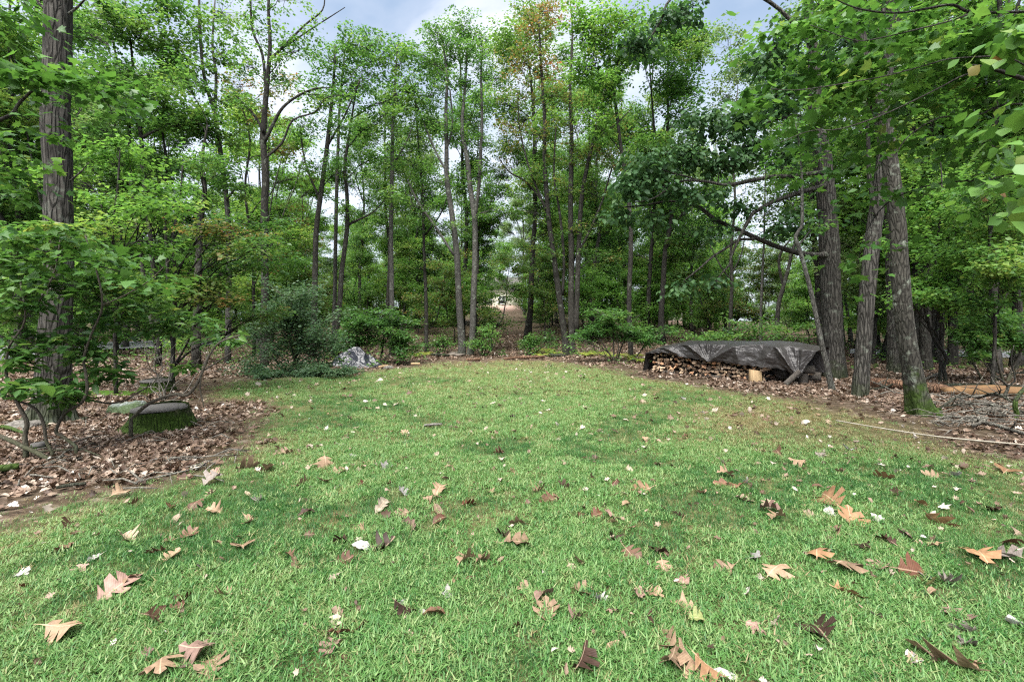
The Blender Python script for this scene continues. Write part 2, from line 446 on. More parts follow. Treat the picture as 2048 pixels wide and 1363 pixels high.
# ------------------------------------------------------------------ the lawn's outline
LAWN_PX = [(-420, 1363), (-250, 1120), (0, 1046), (130, 1004), (300, 962), (400, 912), (455, 868), (500, 842), (480, 810), (400, 795), (395, 775), (480, 762), (640, 752), (740, 738), (830, 726), (950, 721),
           (1020, 718), (1130, 721), (1230, 733), (1290, 750), (1400, 768), (1520, 785), (1640, 795), (1710, 812), (1800, 838), (1880, 862), (1960, 890), (2060, 925), (2260, 990), (2600, 1363)]
LAWN = A([ground(*p)[:2] for p in LAWN_PX] + [[9, -2], [-9, -2]])
def poly_sd(x, y, poly):
    """signed distance, positive inside"""
    x, y = np.asarray(x, float).ravel(), np.asarray(y, float).ravel()
    best = np.full(x.shape, 1e9); ins = np.zeros(x.shape, bool)
    for a, b in zip(poly, np.roll(poly, -1, 0)):
        e = b - a; w0, w1 = x - a[0], y - a[1]
        t = np.clip((w0 * e[0] + w1 * e[1]) / (e @ e), 0, 1)
        best = np.minimum(best, (w0 - t * e[0]) ** 2 + (w1 - t * e[1]) ** 2)
        c = ((a[1] > y) != (b[1] > y)) & (x < (b[0] - a[0]) * (y - a[1]) / (b[1] - a[1] + 1e-12) + a[0])
        ins ^= c
    return np.where(ins, 1, -1) * np.sqrt(best)
FARLAWN = A([ground(*p)[:2] for p in [(1885, 738), (1885, 716), (2120, 712), (2120, 742)]])
def lawn_in(x, y):
    sd = poly_sd(x, y, LAWN); x, y = np.ravel(x), np.ravel(y)
    return np.maximum(sstep(-.6, .9, sd + .45 + (fbm(x * .9 + 5, y * .9 + 5, 3, 3) - .5) * 2.2 + (fbm(x * 3.1, y * 3.1, 1, 2) - .5) * .9), sstep(0, 1, poly_sd(x, y, FARLAWN)))
def lawnness(x, y):
    """0 leaf litter .. 1 thick turf"""
    sh = np.shape(x); x, y = np.ravel(x), np.ravel(y)
    sd = poly_sd(x, y, LAWN)
    wob = (fbm(x * .9 + 5, y * .9 + 5, 3, 3) - .5) * 1.5
    g = sstep(-.35, 1.5, sd + wob * .8)
    thin = 1 - .55 * sstep(9.5, 15.5, y - .10 * np.abs(x))                      # worn, browner far edge
    px = CX + x / np.maximum(y, .3) * F
    side = sstep(1330, 1650, px + (fbm(x * .6, y * .6, 1, 3) - .5) * 420) * sstep(4.6, 6.2, y + (fbm(x * .5 + 3, y * .5, 2, 3) - .5) * 1.5)
    g = g * thin * (1 - .42 * side)
    f = .6 * sstep(-.2, 1.0, poly_sd(x, y, FARLAWN))
    return np.maximum(g, f).reshape(sh)
def worn(x, y):
    """the thin browned turf along the right side and the far edge"""
    px = CX + x / np.maximum(y, .3) * F
    return np.maximum(sstep(1300, 1620, px + (fbm(x * .6, y * .6, 1, 3) - .5) * 420) * sstep(4.3, 5.8, y + (fbm(x * .5 + 3, y * .5, 2, 3) - .5) * 1.5), .7 * sstep(14.0, 18, y - .12 * np.abs(x)))

# ------------------------------------------------------------------ ground
def spaced(lo, hi, near, n):
    a = np.linspace(0, 1, n)
    return near + np.sign(a) * a
ys = np.unique(np.concatenate([np.linspace(-30, -2, 8), np.arange(-2, 8, .22), np.arange(8, 26, .4), np.arange(26, 80, 1.6), np.linspace(80, 420, 22)]))
xs = np.concatenate([np.arange(0, 9, .25), np.arange(9, 26, .5), np.arange(26, 80, 2.5), np.linspace(80, 420, 20)])
xs = np.unique(np.concatenate([-xs, xs]))
X, Y = np.meshgrid(xs, ys)
Z = hgt(X, Y)
nx, ny = len(xs), len(ys)
mb = MB()
i = np.arange(ny - 1)[:, None] * nx + np.arange(nx - 1)[None]
mb.add(np.stack([X, Y, Z], -1), np.stack([i, i + 1, i + nx + 1, i + nx], -1).reshape(-1, 4), tint=lawnness(X, Y).ravel())
m, t, o = new_mat('forest_floor'); g = NT(t)
tc = g.n('ShaderNodeTexCoord').outputs['Object']
lw = g.n('ShaderNodeAttribute', attribute_name='tint').outputs['Fac']
vo = g.n('ShaderNodeTexVoronoi', {'Scale': 13.0, 'Randomness': 1.0}); wv = g.n('ShaderNodeTexNoise', {'Scale': 9.0, 'Detail': 3}); g.l(tc, wv.inputs['Vector'])
wa = g.n('ShaderNodeVectorMath', operation='SCALE'); g.l(wv.outputs['Color'], wa.inputs[0]); wa.inputs['Scale'].default_value = .16
wb = g.n('ShaderNodeVectorMath', operation='ADD'); g.l(tc, wb.inputs[0]); g.l(wa.outputs[0], wb.inputs[1]); g.l(wb.outputs[0], vo.inputs['Vector'])
sepc = g.n('ShaderNodeSeparateColor'); g.l(vo.outputs['Color'], sepc.inputs[0])
litc = g.ramp(sepc.outputs[0], [(0, (.022, .014, .010)), (.3, (.050, .032, .022)), (.6, (.088, .060, .042)), (.85, (.14, .105, .078)), (1, (.20, .17, .135))])
soil = g.mix(g.noise(tc, 30, 5, .7), (.030, .022, .014), (.085, .062, .036))
lit = g.mix(g.ramp(g.noise(tc, 3.0, 5, .65), [(.38, (0, 0, 0)), (.62, (1, 1, 1))]), soil, litc)
turf = g.mix(g.noise(tc, 45, 5, .75), (.040, .048, .016), (.105, .115, .045))
turf = g.mix(g.ramp(g.noise(tc, 1.1, 4, .6), [(.4, (0, 0, 0)), (.65, (1, 1, 1))]), turf, (.11, .092, .042))
cg = g.mix(g.ramp(lw, [(.12, (0, 0, 0)), (.5, (1, 1, 1))]), lit, turf)
ht = g.math('ADD', vo.outputs['Distance'], g.noise(tc, 40, 5, .7))
bp = g.n('ShaderNodeBump', {'Strength': .8, 'Distance': .03, 'Height': ht})
b = g.n('ShaderNodeBsdfPrincipled', {'Base Color': cg, 'Roughness': .95, 'Specular IOR Level': .15, 'Normal': bp.outputs[0]}); g.l(b.outputs[0], o.inputs[0])
tag(put('ground', mb.mesh('ground', m, True, True)), kind='structure')

# roads seen in strips between the trunks
def strip(name, near, far, mat, lift=.03, sub=24):
    a = A([ground(*p) for p in near]); c = A([ground(*p) for p in far])
    def rs(q):
        s = np.linspace(0, len(q) - 1, sub); k = np.minimum(s.astype(int), len(q) - 2); f = (s - k)[:, None]
        return q[k] * (1 - f) + q[k + 1] * f
    a, c = rs(a), rs(c)
    v = []
    for w in np.linspace(0, 1, 6): v.append(a * (1 - w) + c * w)
    v = A(v); v[..., 2] = hgt(v[..., 0], v[..., 1]) + lift
    i = np.arange(5)[:, None] * sub + np.arange(sub - 1)[None]
    mb = MB().add(v, np.stack([i, i + 1, i + sub + 1, i + sub], -1).reshape(-1, 4))
    return tag(put(name, mb.mesh(name, mat)), kind='structure')
M['road'] = simple_mat('pale_asphalt', (.20, .205, .22), (.33, .335, .35), 18, .9, .2, .2, .005)
strip('road', [(-900, 830), (-250, 752), (40, 721), (190, 703), (300, 698), (480, 690)], [(-900, 742), (-250, 712), (40, 696), (190, 687), (300, 684), (480, 680)], M['road'], .10)
strip('road', [(1700, 708), (1850, 713), (2100, 720)], [(1700, 699), (1850, 701), (2100, 704)], M['road'], .05)

# ------------------------------------------------------------------ houses far up the slope
M['siding'] = simple_mat('cream_siding', (.62, .58, .48), (.74, .70, .60), 3, .8, .2, .1)
M['trimw'] = simple_mat('white_trim', (.72, .72, .70), (.80, .80, .78), 4, .6, .3, .05)
M['shingle'] = simple_mat('grey_shingle', (.10, .095, .09), (.20, .19, .18), 22, .9, .2, .5)
M['brickwall'] = simple_mat('pinkish_brick', (.33, .22, .18), (.46, .34, .29), 14, .9, .2, .3)
m, t, o = new_mat('window_glass'); g = NT(t)
b = g.n('ShaderNodeBsdfPrincipled', {'Base Color': (.03, .035, .045, 1), 'Roughness': .08, 'Specular IOR Level': .6}); g.l(b.outputs[0], o.inputs[0]); M['glass'] = m
def house(px, d, wpx, hpx, label, wins, base='siding', low=None):
    c = stand(px, d); w, h = wpx / F * d, hpx / F * d
    dz = -.4
    r = empty('house', c, label, 'house')
    put('wall', box(MB(), (-w / 2, 0, dz), (w / 2, 6, h)).mesh('wall', M[base], False), r)
    if low: put('foundation', box(MB(), (-w / 2 - .06, -.08, dz), (w / 2 + .06, -.003, low)).mesh('foundation', M['brickwall'], False), r)
    mb = MB(); e = .45
    mb.add([[-w / 2 - e, -e, h + .003], [w / 2 + e, -e, h + .003], [w / 2 + e, 6 + e, h + .003], [-w / 2 - e, 6 + e, h + .003], [-w / 2 - e, 3, h + 2.1], [w / 2 + e, 3, h + 2.1]],
           [[0, 1, 5, 4], [2, 3, 4, 5], [3, 2, 1, 0]], [[0, 4, 3], [1, 2, 5]])
    put('roof', mb.mesh('roof', M['shingle'], False), r)
    for (x, z, ww, hh) in wins:
        f = MB(); s = .09
        for lo, hi in (((x - ww / 2 - s, -.07, z - s), (x + ww / 2 + s, -.004, z)), ((x - ww / 2 - s, -.07, z + hh), (x + ww / 2 + s, -.004, z + hh + s)),
                       ((x - ww / 2 - s, -.07, z), (x - ww / 2, -.004, z + hh)), ((x + ww / 2, -.07, z), (x + ww / 2 + s, -.004, z + hh)), ((x - ww / 2, -.06, z + hh / 2 - .03), (x + ww / 2, -.004, z + hh / 2 + .03))): box(f, lo, hi)
        fo = put('window', f.mesh('window', M['trimw'], False), r)
        put('pane', box(MB(), (x - ww / 2, -.03, z), (x + ww / 2, -.004, z + hh)).mesh('pane', M['glass'], False), fo)
    return r
house(995, 62, 95, 42, 'cream house with two narrow windows glimpsed up the path', [(-1.55, 1.05, .42, 1.0), (-1.0, 1.05, .42, 1.0), (.6, 1.05, .8, 1.0)], low=.85)
house(1352, 55, 190, 30, 'pale low house half hidden behind trunks beyond the woodpile', [(-4.0, .7, .8, .9), (-1.5, .7, .8, .9), (1.5, .7, .8, .9), (4, .7, .8, .9)], low=.5)

# ------------------------------------------------------------------ trees traced where they stand
def stem(px_pts, d, sub=4, lean=0.0):
    """px_pts (x, y, width) on the photograph; d metres away, leaning away by LEAN m per metre of height"""
    pts, rad = [], []
    w = None
    for q in px_pts:
        w = q[2] if len(q) > 2 and q[2] else w
        dd = d if len(q) < 4 else q[3]
        p = P(q[0], q[1], dd)
        p[1] += lean * max(0, p[2])
        if lean: p[0] = (q[0] - CX) / F * p[1]; p[2] = EYE - (q[1] - HOR) / F * p[1]
        pts.append(p); rad.append(w / 2 / F * p[1] / math.sqrt(1 + ((q[0] - CX) / F) ** 2))   # edge-on stretch of the wide lens
    return smooth_path(pts, rad, sub)
def set_base(st, sink=.12):
    p, r = st
    z = float(hgt(p[0][0], p[0][1])) - sink
    d = p[0] - A([0, 0, p[0][2] - z])
    if p[0][2] > z: return np.vstack([d[None], p]), np.concatenate([[r[0] * 1.12], r])
    return p, r
def blob(px, py, rx, ry, n, d, tint=.5, depth=None):
    s = d / F
    k = math.sqrt(1 + ((px - CX) / F) ** 2)
    return (P(px, py, d), A([rx * s / k ** .5, depth or (rx + ry) / 2 * s, ry * s]), n, tint)

def shift(mb, o):
    mb.v = [v - o for v in mb.v]
    return mb
def plant(name, label, cat, stems, blobs, bark, leafm, seed=1, limbs=(), group=None, k=10, rough=.0, leafkind='simple', crownname='crown', trunkname='trunk', big=False, **cw):
    """one tree: an Empty at its foot > trunk(s), limbs, branches, crown"""
    r = np.random.default_rng(seed)
    stems = [set_base(s) if j == 0 or s[0][0][2] < hgt(s[0][0][0], s[0][0][1]) + .5 else s for j, s in enumerate(stems)]
    o = stems[0][0][0].copy(); o[2] = float(hgt(o[0], o[1]))
    root = empty(name, o, label, cat, group)
    for j, (p, ra) in enumerate(stems):
        if big:
            ss, rr_ = smooth_path(p, ra, 5)
            mb = tube(MB(), ss, rr_, 40, rough=rough or .10, seed=seed + j, lobes=5)
        else:
            mb = tube(MB(), p, ra, k, rough=rough, seed=seed + j)
        put(trunkname, shift(mb, o).mesh(trunkname, bark), root)
    for p, ra in limbs:
        put('limb', shift(tube(MB(), p, ra, 8, rough=.12, seed=seed + 5), o).mesh('limb', bark), root)
    if blobs:
        wood, lv = crown(list(stems) + list(limbs), blobs, r, leafkind, **cw)
        if wood.n: tag(put('branches', shift(wood, o).mesh('branches', bark), root), kind='stuff')
        c = put(crownname, shift(lv, o).mesh(crownname, leafm, False, True), root); c['kind'] = 'stuff'
    return root

def up_blobs(px, y0, y1, rx, n, d, r, step=70, tint=.5, nb=420, spread=1.0, ry=None):
    """blobs scattered along a tall crown"""
    out = []
    for k in range(n):
        py = y0 + (y1 - y0) * (k + .5) / n + r.uniform(-20, 20)
        out.append(blob(px + r.uniform(-1, 1) * rx * spread, py, rx * r.uniform(.55, .85), (ry or rx * .75) * r.uniform(.7, 1.1), int(nb * r.uniform(.7, 1.3)), d + r.uniform(-1.2, 1.2), tint + r.normal(0, .06)))
    return out
RT = np.random.default_rng(5)

# 1 the big oak at the left edge, its crown above the frame
plant('oak_tree', 'thick rough-barked oak trunk rising behind the rhododendron, its foot mossy', 'tree',
      [stem([(100, 862, 132), (102, 842, 112), (106, 800, 84), (109, 740, 74), (113, 640, 68), (117, 540, 63), (118, 440, 61), (119, 360, 60), (112, 250, 65), (114, 190, 62), (117, 100, 58), (116, 0, 61), (117, -150, 56), (122, -400, 48), (118, -900, 36)], 6.6)],
      [blob(150, -420, 160, 60, 500, 6.6, .45), blob(40, -520, 160, 80, 500, 7.2, .45), blob(220, -620, 170, 90, 500, 6.0, .45)],
      M['oakbark'], M['leaf'], 21, big=True, rough=.13, L=.12, Wd=.08,
      limbs=[stem([(92, 20, 9), (74, 0, 7), (55, -60, 5)], 6.5), stem([(138, 28, 7), (160, 10, 5), (185, -20, 3)], 6.5), stem([(140, 362, 5), (160, 345, 4), (178, 325, 2)], 6.45)])

# 2 maple at the left edge, its trunk out of view, leafy sprays in front of the oak
plant('maple_tree', 'maple reaching in from the left edge with bright flat leaf sprays across the oak', 'tree',
      [stem([(-560, 1010, 60), (-545, 600, 50), (-520, 300, 42), (-500, 60, 34), (-520, -200, 24)], 3.9)],
      [blob(120, 165, 110, 16, 240, 4.0, .5, .35), blob(240, 190, 75, 16, 170, 4.1, .5, .3), blob(40, 158, 60, 18, 110, 3.9, .5, .3), blob(60, 245, 50, 15, 60, 4.1, .55, .3),
       blob(15, 300, 40, 25, 90, 4.2, .6, .3), blob(30, 370, 45, 22, 90, 4.3, .6, .3), blob(40, 470, 70, 30, 170, 4.4, .55, .35), blob(20, 540, 60, 30, 130, 4.4, .6, .35),
       blob(215, 520, 80, 16, 150, 4.6, .6, .35), blob(280, 565, 45, 10, 60, 4.6, .65, .3), blob(150, 225, 18, 8, 16, 3.9, .6, .15), blob(20, 20, 60, 30, 120, 4.0, .4, .35)],
      M['darkbark'], M['leafmaple'], 22, leafkind='maple', L=.07, Wd=.078, per=14, sig=.15, flat=.3, droop=.4, up_j=.38, near=True, lx=.52, twig_r=.0025, branch_scale=.5,
      limbs=[stem([(-520, 320, 16), (-200, 285, 13), (0, 240, 10), (40, 205, 8), (80, 172, 6), (150, 158, 4), (250, 178, 2)], 4.1), stem([(-515, 420, 12), (-200, 455, 9), (0, 480, 6), (150, 520, 4), (250, 545, 2)], 4.5)])

# 3 rhododendron in the left foreground with crooked bare stems
rh = [stem([(112, 928, 13), (80, 908, 13), (50, 894, 12), (0, 872, 12), (-90, 845, 10)], 4.8),
      stem([(52, 896, 13), (50, 870, 11), (54, 845, 11), (40, 815, 9), (22, 780, 8), (12, 740, 7), (20, 690, 6), (50, 640, 5), (40, 560, 4)], 4.85),
      stem([(104, 904, 8), (92, 880, 8), (88, 850, 8), (72, 818, 7), (35, 800, 6), (0, 785, 6), (-60, 760, 5)], 4.9),
      stem([(152, 892, 8), (125, 872, 8), (112, 862, 8), (130, 826, 8), (162, 806, 8), (174, 780, 7), (172, 750, 7), (168, 715, 6), (182, 670, 5), (205, 610, 5), (190, 530, 4), (170, 470, 3)], 5.0),
      stem([(262, 838, 9), (290, 812, 9), (318, 797, 8), (350, 788, 8), (375, 789, 8), (395, 765, 7), (408, 735, 6), (420, 708, 5), (440, 684, 4), (480, 670, 3)], 5.7),
      stem([(190, 802, 5), (220, 806, 5), (250, 800, 4), (280, 782, 4), (300, 770, 3), (330, 745, 2)], 5.4),
      stem([(404, 740, 4), (400, 775, 3), (405, 800, 3), (408, 815, 2)], 5.7), stem([(408, 740, 4), (440, 720, 3), (470, 700, 2), (505, 680, 2)], 5.7),
      stem([(205, 610, 4), (250, 590, 3), (300, 560, 3), (340, 520, 2)], 5.1), stem([(30, 660, 4), (80, 600, 4), (110, 540, 3), (120, 480, 3)], 4.9)]
plant('rhododendron_bush', 'large glossy rhododendron on crooked bare stems in the left foreground', 'bush', rh,
      [blob(40, 600, 70, 55, 230, 5.0, 0.62), blob(120, 560, 80, 60, 270, 5.1, 0.67), blob(60, 700, 75, 40, 200, 5.0, 0.57), blob(170, 690, 70, 40, 190, 5.2, 0.57), blob(110, 480, 95, 35, 240, 5.2, 0.77),
       blob(215, 610, 60, 55, 200, 5.3, 0.62), blob(110, 780, 65, 22, 130, 4.9, 0.57), blob(30, 770, 45, 25, 90, 4.8, 0.57), blob(290, 640, 70, 40, 180, 5.6, 0.62), blob(370, 650, 60, 35, 110, 5.8, 0.62),
       blob(210, 745, 55, 25, 110, 5.3, 0.57), blob(240, 540, 50, 30, 110, 5.4, 0.72), blob(140, 800, 25, 14, 40, 5.1, 0.67), blob(20, 520, 50, 40, 130, 5.0, 0.67), blob(330, 585, 50, 30, 80, 5.6, 0.67), blob(440, 680, 50, 18, 50, 5.8, 0.67), blob(370, 735, 40, 14, 36, 5.7, 0.72), blob(95, 455, 45, 12, 70, 5.0, 0.85)],
      M['twig'], M['leafrhodo'], 23, leafkind='oval', near=True, lx=.85, L=.115, Wd=.048, per=9, branch_scale=.5, sig=.05, flat=.6, droop=.15, up_j=.35, crownname='foliage', trunkname='stem', k=8)

# 4 understory maple behind it: flat bright layers, some turning orange
plant('maple_tree', 'slim understory maple with thin flat green and orange layers behind the mossy stumps', 'tree',
      [stem([(345, 735, 10), (348, 650, 9), (352, 560, 8), (345, 480, 6), (360, 400, 4), (365, 330, 3)], 9.6)],
      [blob(430 + RT.uniform(-110, 120), 440 + k * 17 + RT.uniform(-10, 10), RT.uniform(60, 100), 12, 260, 9.6 + RT.uniform(-1, 1), RT.uniform(.1, .62)) for k in range(12)],
      M['darkbark'], M['leafautumn'], 24, L=.085, Wd=.06, sig=.2, flat=.25, up_j=.3, droop=.3)
plant('maple_tree', 'young maple with pale layered leaves between the big oak and the mossy stumps', 'tree',
      [stem([(232, 760, 9), (230, 650, 8), (238, 560, 7), (225, 470, 6), (235, 380, 5), (240, 300, 3)], 9.0)],
      [blob(200 + RT.uniform(-190, 130), 300 + k * 24 + RT.uniform(-10, 10), RT.uniform(60, 110), 16, 330, 9.0 + RT.uniform(-1, 1), RT.uniform(.45, .8)) for k in range(14)],
      M['darkbark'], M['leafbright'], 25, L=.09, Wd=.065, sig=.2, flat=.3, up_j=.3, droop=.3)

# 5 dark tree with a broken top
plant('woodland_tree', 'dark rough trunk with scruffy broken branches left of the grey mottled trunk', 'tree',
      [stem([(393, 690, 20), (396, 600, 17), (398, 500, 16), (402, 430, 14), (410, 380, 10), (404, 320, 7), (415, 250, 4)], 14)],
      up_blobs(400, 150, 420, 60, 6, 14, RT, nb=330, tint=.5), M['darkbark'], M['leaf'], 26, rough=.15)
# 6 three dark stems on the left
plant('woodland_tree', 'cluster of three slim dark stems curving up on the left, dense yellow-green crown', 'tree',
      [stem([(318, 690, 12), (308, 560, 11), (298, 440, 11), (286, 340, 10), (282, 270, 9), (270, 190, 7), (262, 90, 5), (250, 0, 3)], 14.5),
       stem([(312, 690, 10), (288, 560, 9), (273, 440, 9), (262, 360, 8), (258, 250, 8), (245, 170, 6), (225, 80, 4)], 14.7),
       stem([(284, 275, 8), (310, 262, 6), (340, 252, 5), (380, 256, 3)], 14.5), stem([(262, 360, 6), (240, 300, 5), (225, 230, 4), (190, 150, 3)], 14.7), stem([(322, 690, 8), (335, 560, 7), (330, 440, 7), (333, 330, 6), (325, 240, 4), (345, 120, 3)], 15)],
      [blob(*q) for q in [(285, 60, 70, 45, 900, 14.5, .62), (220, 40, 60, 45, 700, 14, .6), (340, 110, 60, 40, 700, 15, .6), (260, 150, 65, 35, 700, 14.2, .58), (200, 150, 55, 40, 500, 14.5, .5), (330, 200, 65, 28, 600, 14.5, .62), (360, 250, 60, 20, 500, 14.5, .6),
                          (400, 230, 40, 18, 260, 14.5, .62), (270, 245, 60, 28, 500, 14.6, .5), (200, 260, 45, 35, 400, 15, .45), (310, 310, 60, 28, 450, 15, .5), (250, 330, 50, 30, 380, 15, .5), (360, 340, 50, 25, 300, 15, .5), (340, 20, 50, 35, 500, 15, .55), (160, 60, 50, 60, 600, 15, .4)]],
      M['darkbark'], M['leaf'], 27, rough=.1, L=.105, Wd=.08)
# 7 pale grey birch-like stem
plant('woodland_tree', 'slender pale grey trunk with pale forked upper limbs, left of the lone dark trunk', 'tree',
      [stem([(456, 690, 13), (457, 600, 12), (458, 500, 12), (455, 420, 11), (446, 340, 10), (436, 270, 10), (428, 220, 9), (415, 180, 8), (405, 130, 7), (399, 40, 6), (398, -60, 4)], 15.5),
       stem([(430, 225, 7), (432, 150, 6), (425, 90, 5), (430, 0, 3)], 15.5), stem([(452, 400, 5), (475, 375, 4), (510, 370, 2)], 15.4)],
      [blob(*q) for q in [(395, 60, 45, 50, 380, 15.5, .5), (440, 110, 45, 45, 380, 15.5, .55), (450, 30, 50, 45, 420, 16, .55), (380, 150, 40, 40, 300, 15, .5), (450, 200, 45, 35, 350, 15.5, .5), (400, 250, 40, 30, 280, 15, .5), (470, 270, 40, 30, 260, 16, .5), (430, 330, 45, 30, 260, 15, .5), (490, 380, 40, 20, 180, 15.5, .55)]],
      M['greybark'], M['leaf'], 28)
# 8 the lone dark trunk with a right-hand arching limb and airy top
plant('woodland_tree', 'tall straight trunk, dark below, with a long limb arching right over the holly', 'tree',
      [stem([(529, 720, 19), (529, 640, 17), (530, 560, 16), (529, 440, 16), (531, 350, 15), (527, 290, 14), (528, 240, 12), (534, 170, 10), (540, 90, 8), (537, 20, 6), (540, -70, 4)], 14.5),
       stem([(530, 282, 8), (548, 245, 7), (566, 215, 6), (596, 192, 5), (632, 177, 4), (672, 176, 2)], 14.4), stem([(527, 265, 7), (512, 235, 6), (490, 210, 4), (470, 190, 3)], 14.4),
       stem([(533, 190, 7), (525, 110, 6), (505, 60, 5), (500, -20, 4)], 14.5), stem([(540, 120, 6), (575, 85, 5), (610, 50, 4), (645, 20, 3), (650, -20, 2)], 14.5), stem([(560, 100, 4), (620, 60, 3), (690, 15, 1.5)], 14.5)],
      [blob(*q) for q in [(520, 60, 50, 45, 230, 14.5, .5), (580, 70, 45, 35, 150, 14.5, .5), (630, 40, 45, 28, 70, 14.5, .5), (490, 130, 45, 35, 240, 14.5, .5), (560, 150, 45, 30, 200, 14.5, .5), (600, 100, 40, 30, 120, 14.5, .5), (640, 190, 45, 16, 160, 14.4, .55), (690, 190, 25, 14, 60, 14.4, .55), (500, 0, 40, 40, 140, 14.5, .5),
                          (480, 200, 40, 25, 160, 14.4, .45), (570, 0, 45, 35, 80, 14.5, .5)]],
      M['darkbark'], M['leaf'], 29, rough=.1, L=.09, Wd=.065)
plant('woodland_tree', 'thin tree with rusty reddish leaves beside the lone dark trunk', 'tree',
      [stem([(508, 650, 7), (505, 500, 6), (490, 380, 5), (500, 280, 4), (480, 200, 3)], 18)],
      [blob(*q) for q in [(480, 170, 45, 40, 380, 18, .6), (560, 170, 45, 30, 260, 18, .6), (520, 230, 60, 30, 300, 18, .6), (560, 290, 50, 30, 280, 18, .6), (590, 430, 45, 35, 260, 18, .6), (480, 470, 50, 30, 280, 17, .62), (540, 520, 60, 25, 260, 17, .6), (600, 350, 40, 40, 240, 18, .55)]],
      M['darkbark'], M['leafautumn'], 30, L=.10, Wd=.07)
# 9..13 trunks between the holly and the path
plant('woodland_tree', 'dark trunk leaning gently right above the tarp heap', 'tree',
      [stem([(627, 672, 14), (630, 560, 12), (632, 470, 11), (640, 400, 10), (652, 310, 9), (660, 240, 8), (668, 150, 5), (670, 90, 3)], 17.5), stem([(640, 400, 5), (612, 330, 4), (600, 260, 3)], 17.5), stem([(656, 290, 5), (690, 230, 4), (720, 160, 3)], 17.5)],
      [blob(*q) for q in [(670, 120, 50, 40, 700, 17.5, .5), (710, 90, 40, 35, 550, 18, .55), (640, 190, 50, 35, 480, 17, .5), (720, 170, 45, 35, 500, 18, .5), (610, 250, 40, 35, 340, 17.5, .5), (690, 250, 45, 30, 380, 17, .5), (640, 330, 45, 28, 320, 17, .5), (700, 340, 40, 25, 280, 18, .5)]],
      M['darkbark'], M['leaf'], 31, rough=.1, L=.10, Wd=.07)
plant('woodland_tree', 'pale trunk twinned with a dark one behind the tarp heap', 'tree',
      [stem([(668, 665, 9), (670, 560, 8), (672, 440, 8), (675, 330, 7), (680, 200, 5), (690, 100, 3)], 20)],
      [blob(*q) for q in [(740, 90, 45, 35, 600, 20, .55), (780, 110, 40, 40, 550, 20, .5), (740, 150, 50, 35, 500, 20, .5), (700, 200, 40, 40, 400, 20, .45), (690, 300, 40, 40, 300, 20, .5)]],
      M['greybark'], M['leaf'], 32)
plant('woodland_tree', 'dark snaking trunk that bends right at head height behind the tarp heap', 'tree',
      [stem([(672, 670, 12), (680, 600, 11), (684, 540, 10), (694, 460, 9), (694, 390, 8), (690, 330, 7), (700, 260, 5), (715, 160, 3)], 18.5), stem([(694, 450, 6), (715, 440, 5), (745, 425, 3), (770, 400, 2)], 18.5)],
      [blob(*q) for q in [(720, 250, 50, 35, 400, 18.5, .5), (770, 240, 45, 40, 420, 18.5, .5), (760, 310, 50, 30, 360, 18.5, .5), (770, 390, 45, 25, 300, 18.5, .55), (690, 420, 40, 25, 220, 18.5, .5), (800, 190, 35, 50, 450, 19, .5)]],
      M['darkbark'], M['leaf'], 33, rough=.1)
plant('woodland_tree', 'straight mottled grey trunk rising from the round rhododendron', 'tree',
      [stem([(784, 640, 11), (783, 560, 10), (782, 460, 9), (784, 350, 8), (786, 240, 7), (792, 140, 4), (795, 90, 3)], 19.5), stem([(785, 330, 4), (810, 290, 3), (830, 240, 2)], 19.5)],
      [blob(*q) for q in [(800, 130, 35, 45, 450, 19.5, .5), (820, 180, 30, 40, 350, 19.5, .5), (790, 230, 40, 35, 350, 20, .5), (810, 310, 45, 40, 330, 20, .5), (800, 420, 45, 30, 260, 20, .5)]],
      M['greybark'], M['leaf'], 34)
plant('woodland_tree', 'thin dark trunk forking above the fern bank left of the twin grey tree', 'tree',
      [stem([(853, 700, 9), (852, 600, 7), (848, 500, 6), (846, 400, 6), (838, 300, 4), (830, 200, 3)], 21), stem([(850, 470, 4), (880, 430, 3), (900, 380, 2)], 21)],
      [blob(*q) for q in [(830, 220, 35, 45, 330, 21, .5), (850, 300, 40, 40, 330, 21, .5), (830, 370, 45, 30, 260, 21, .5), (870, 440, 45, 28, 240, 21, .55), (840, 530, 50, 20, 200, 21, .65)]],
      M['darkbark'], M['leaf'], 35)
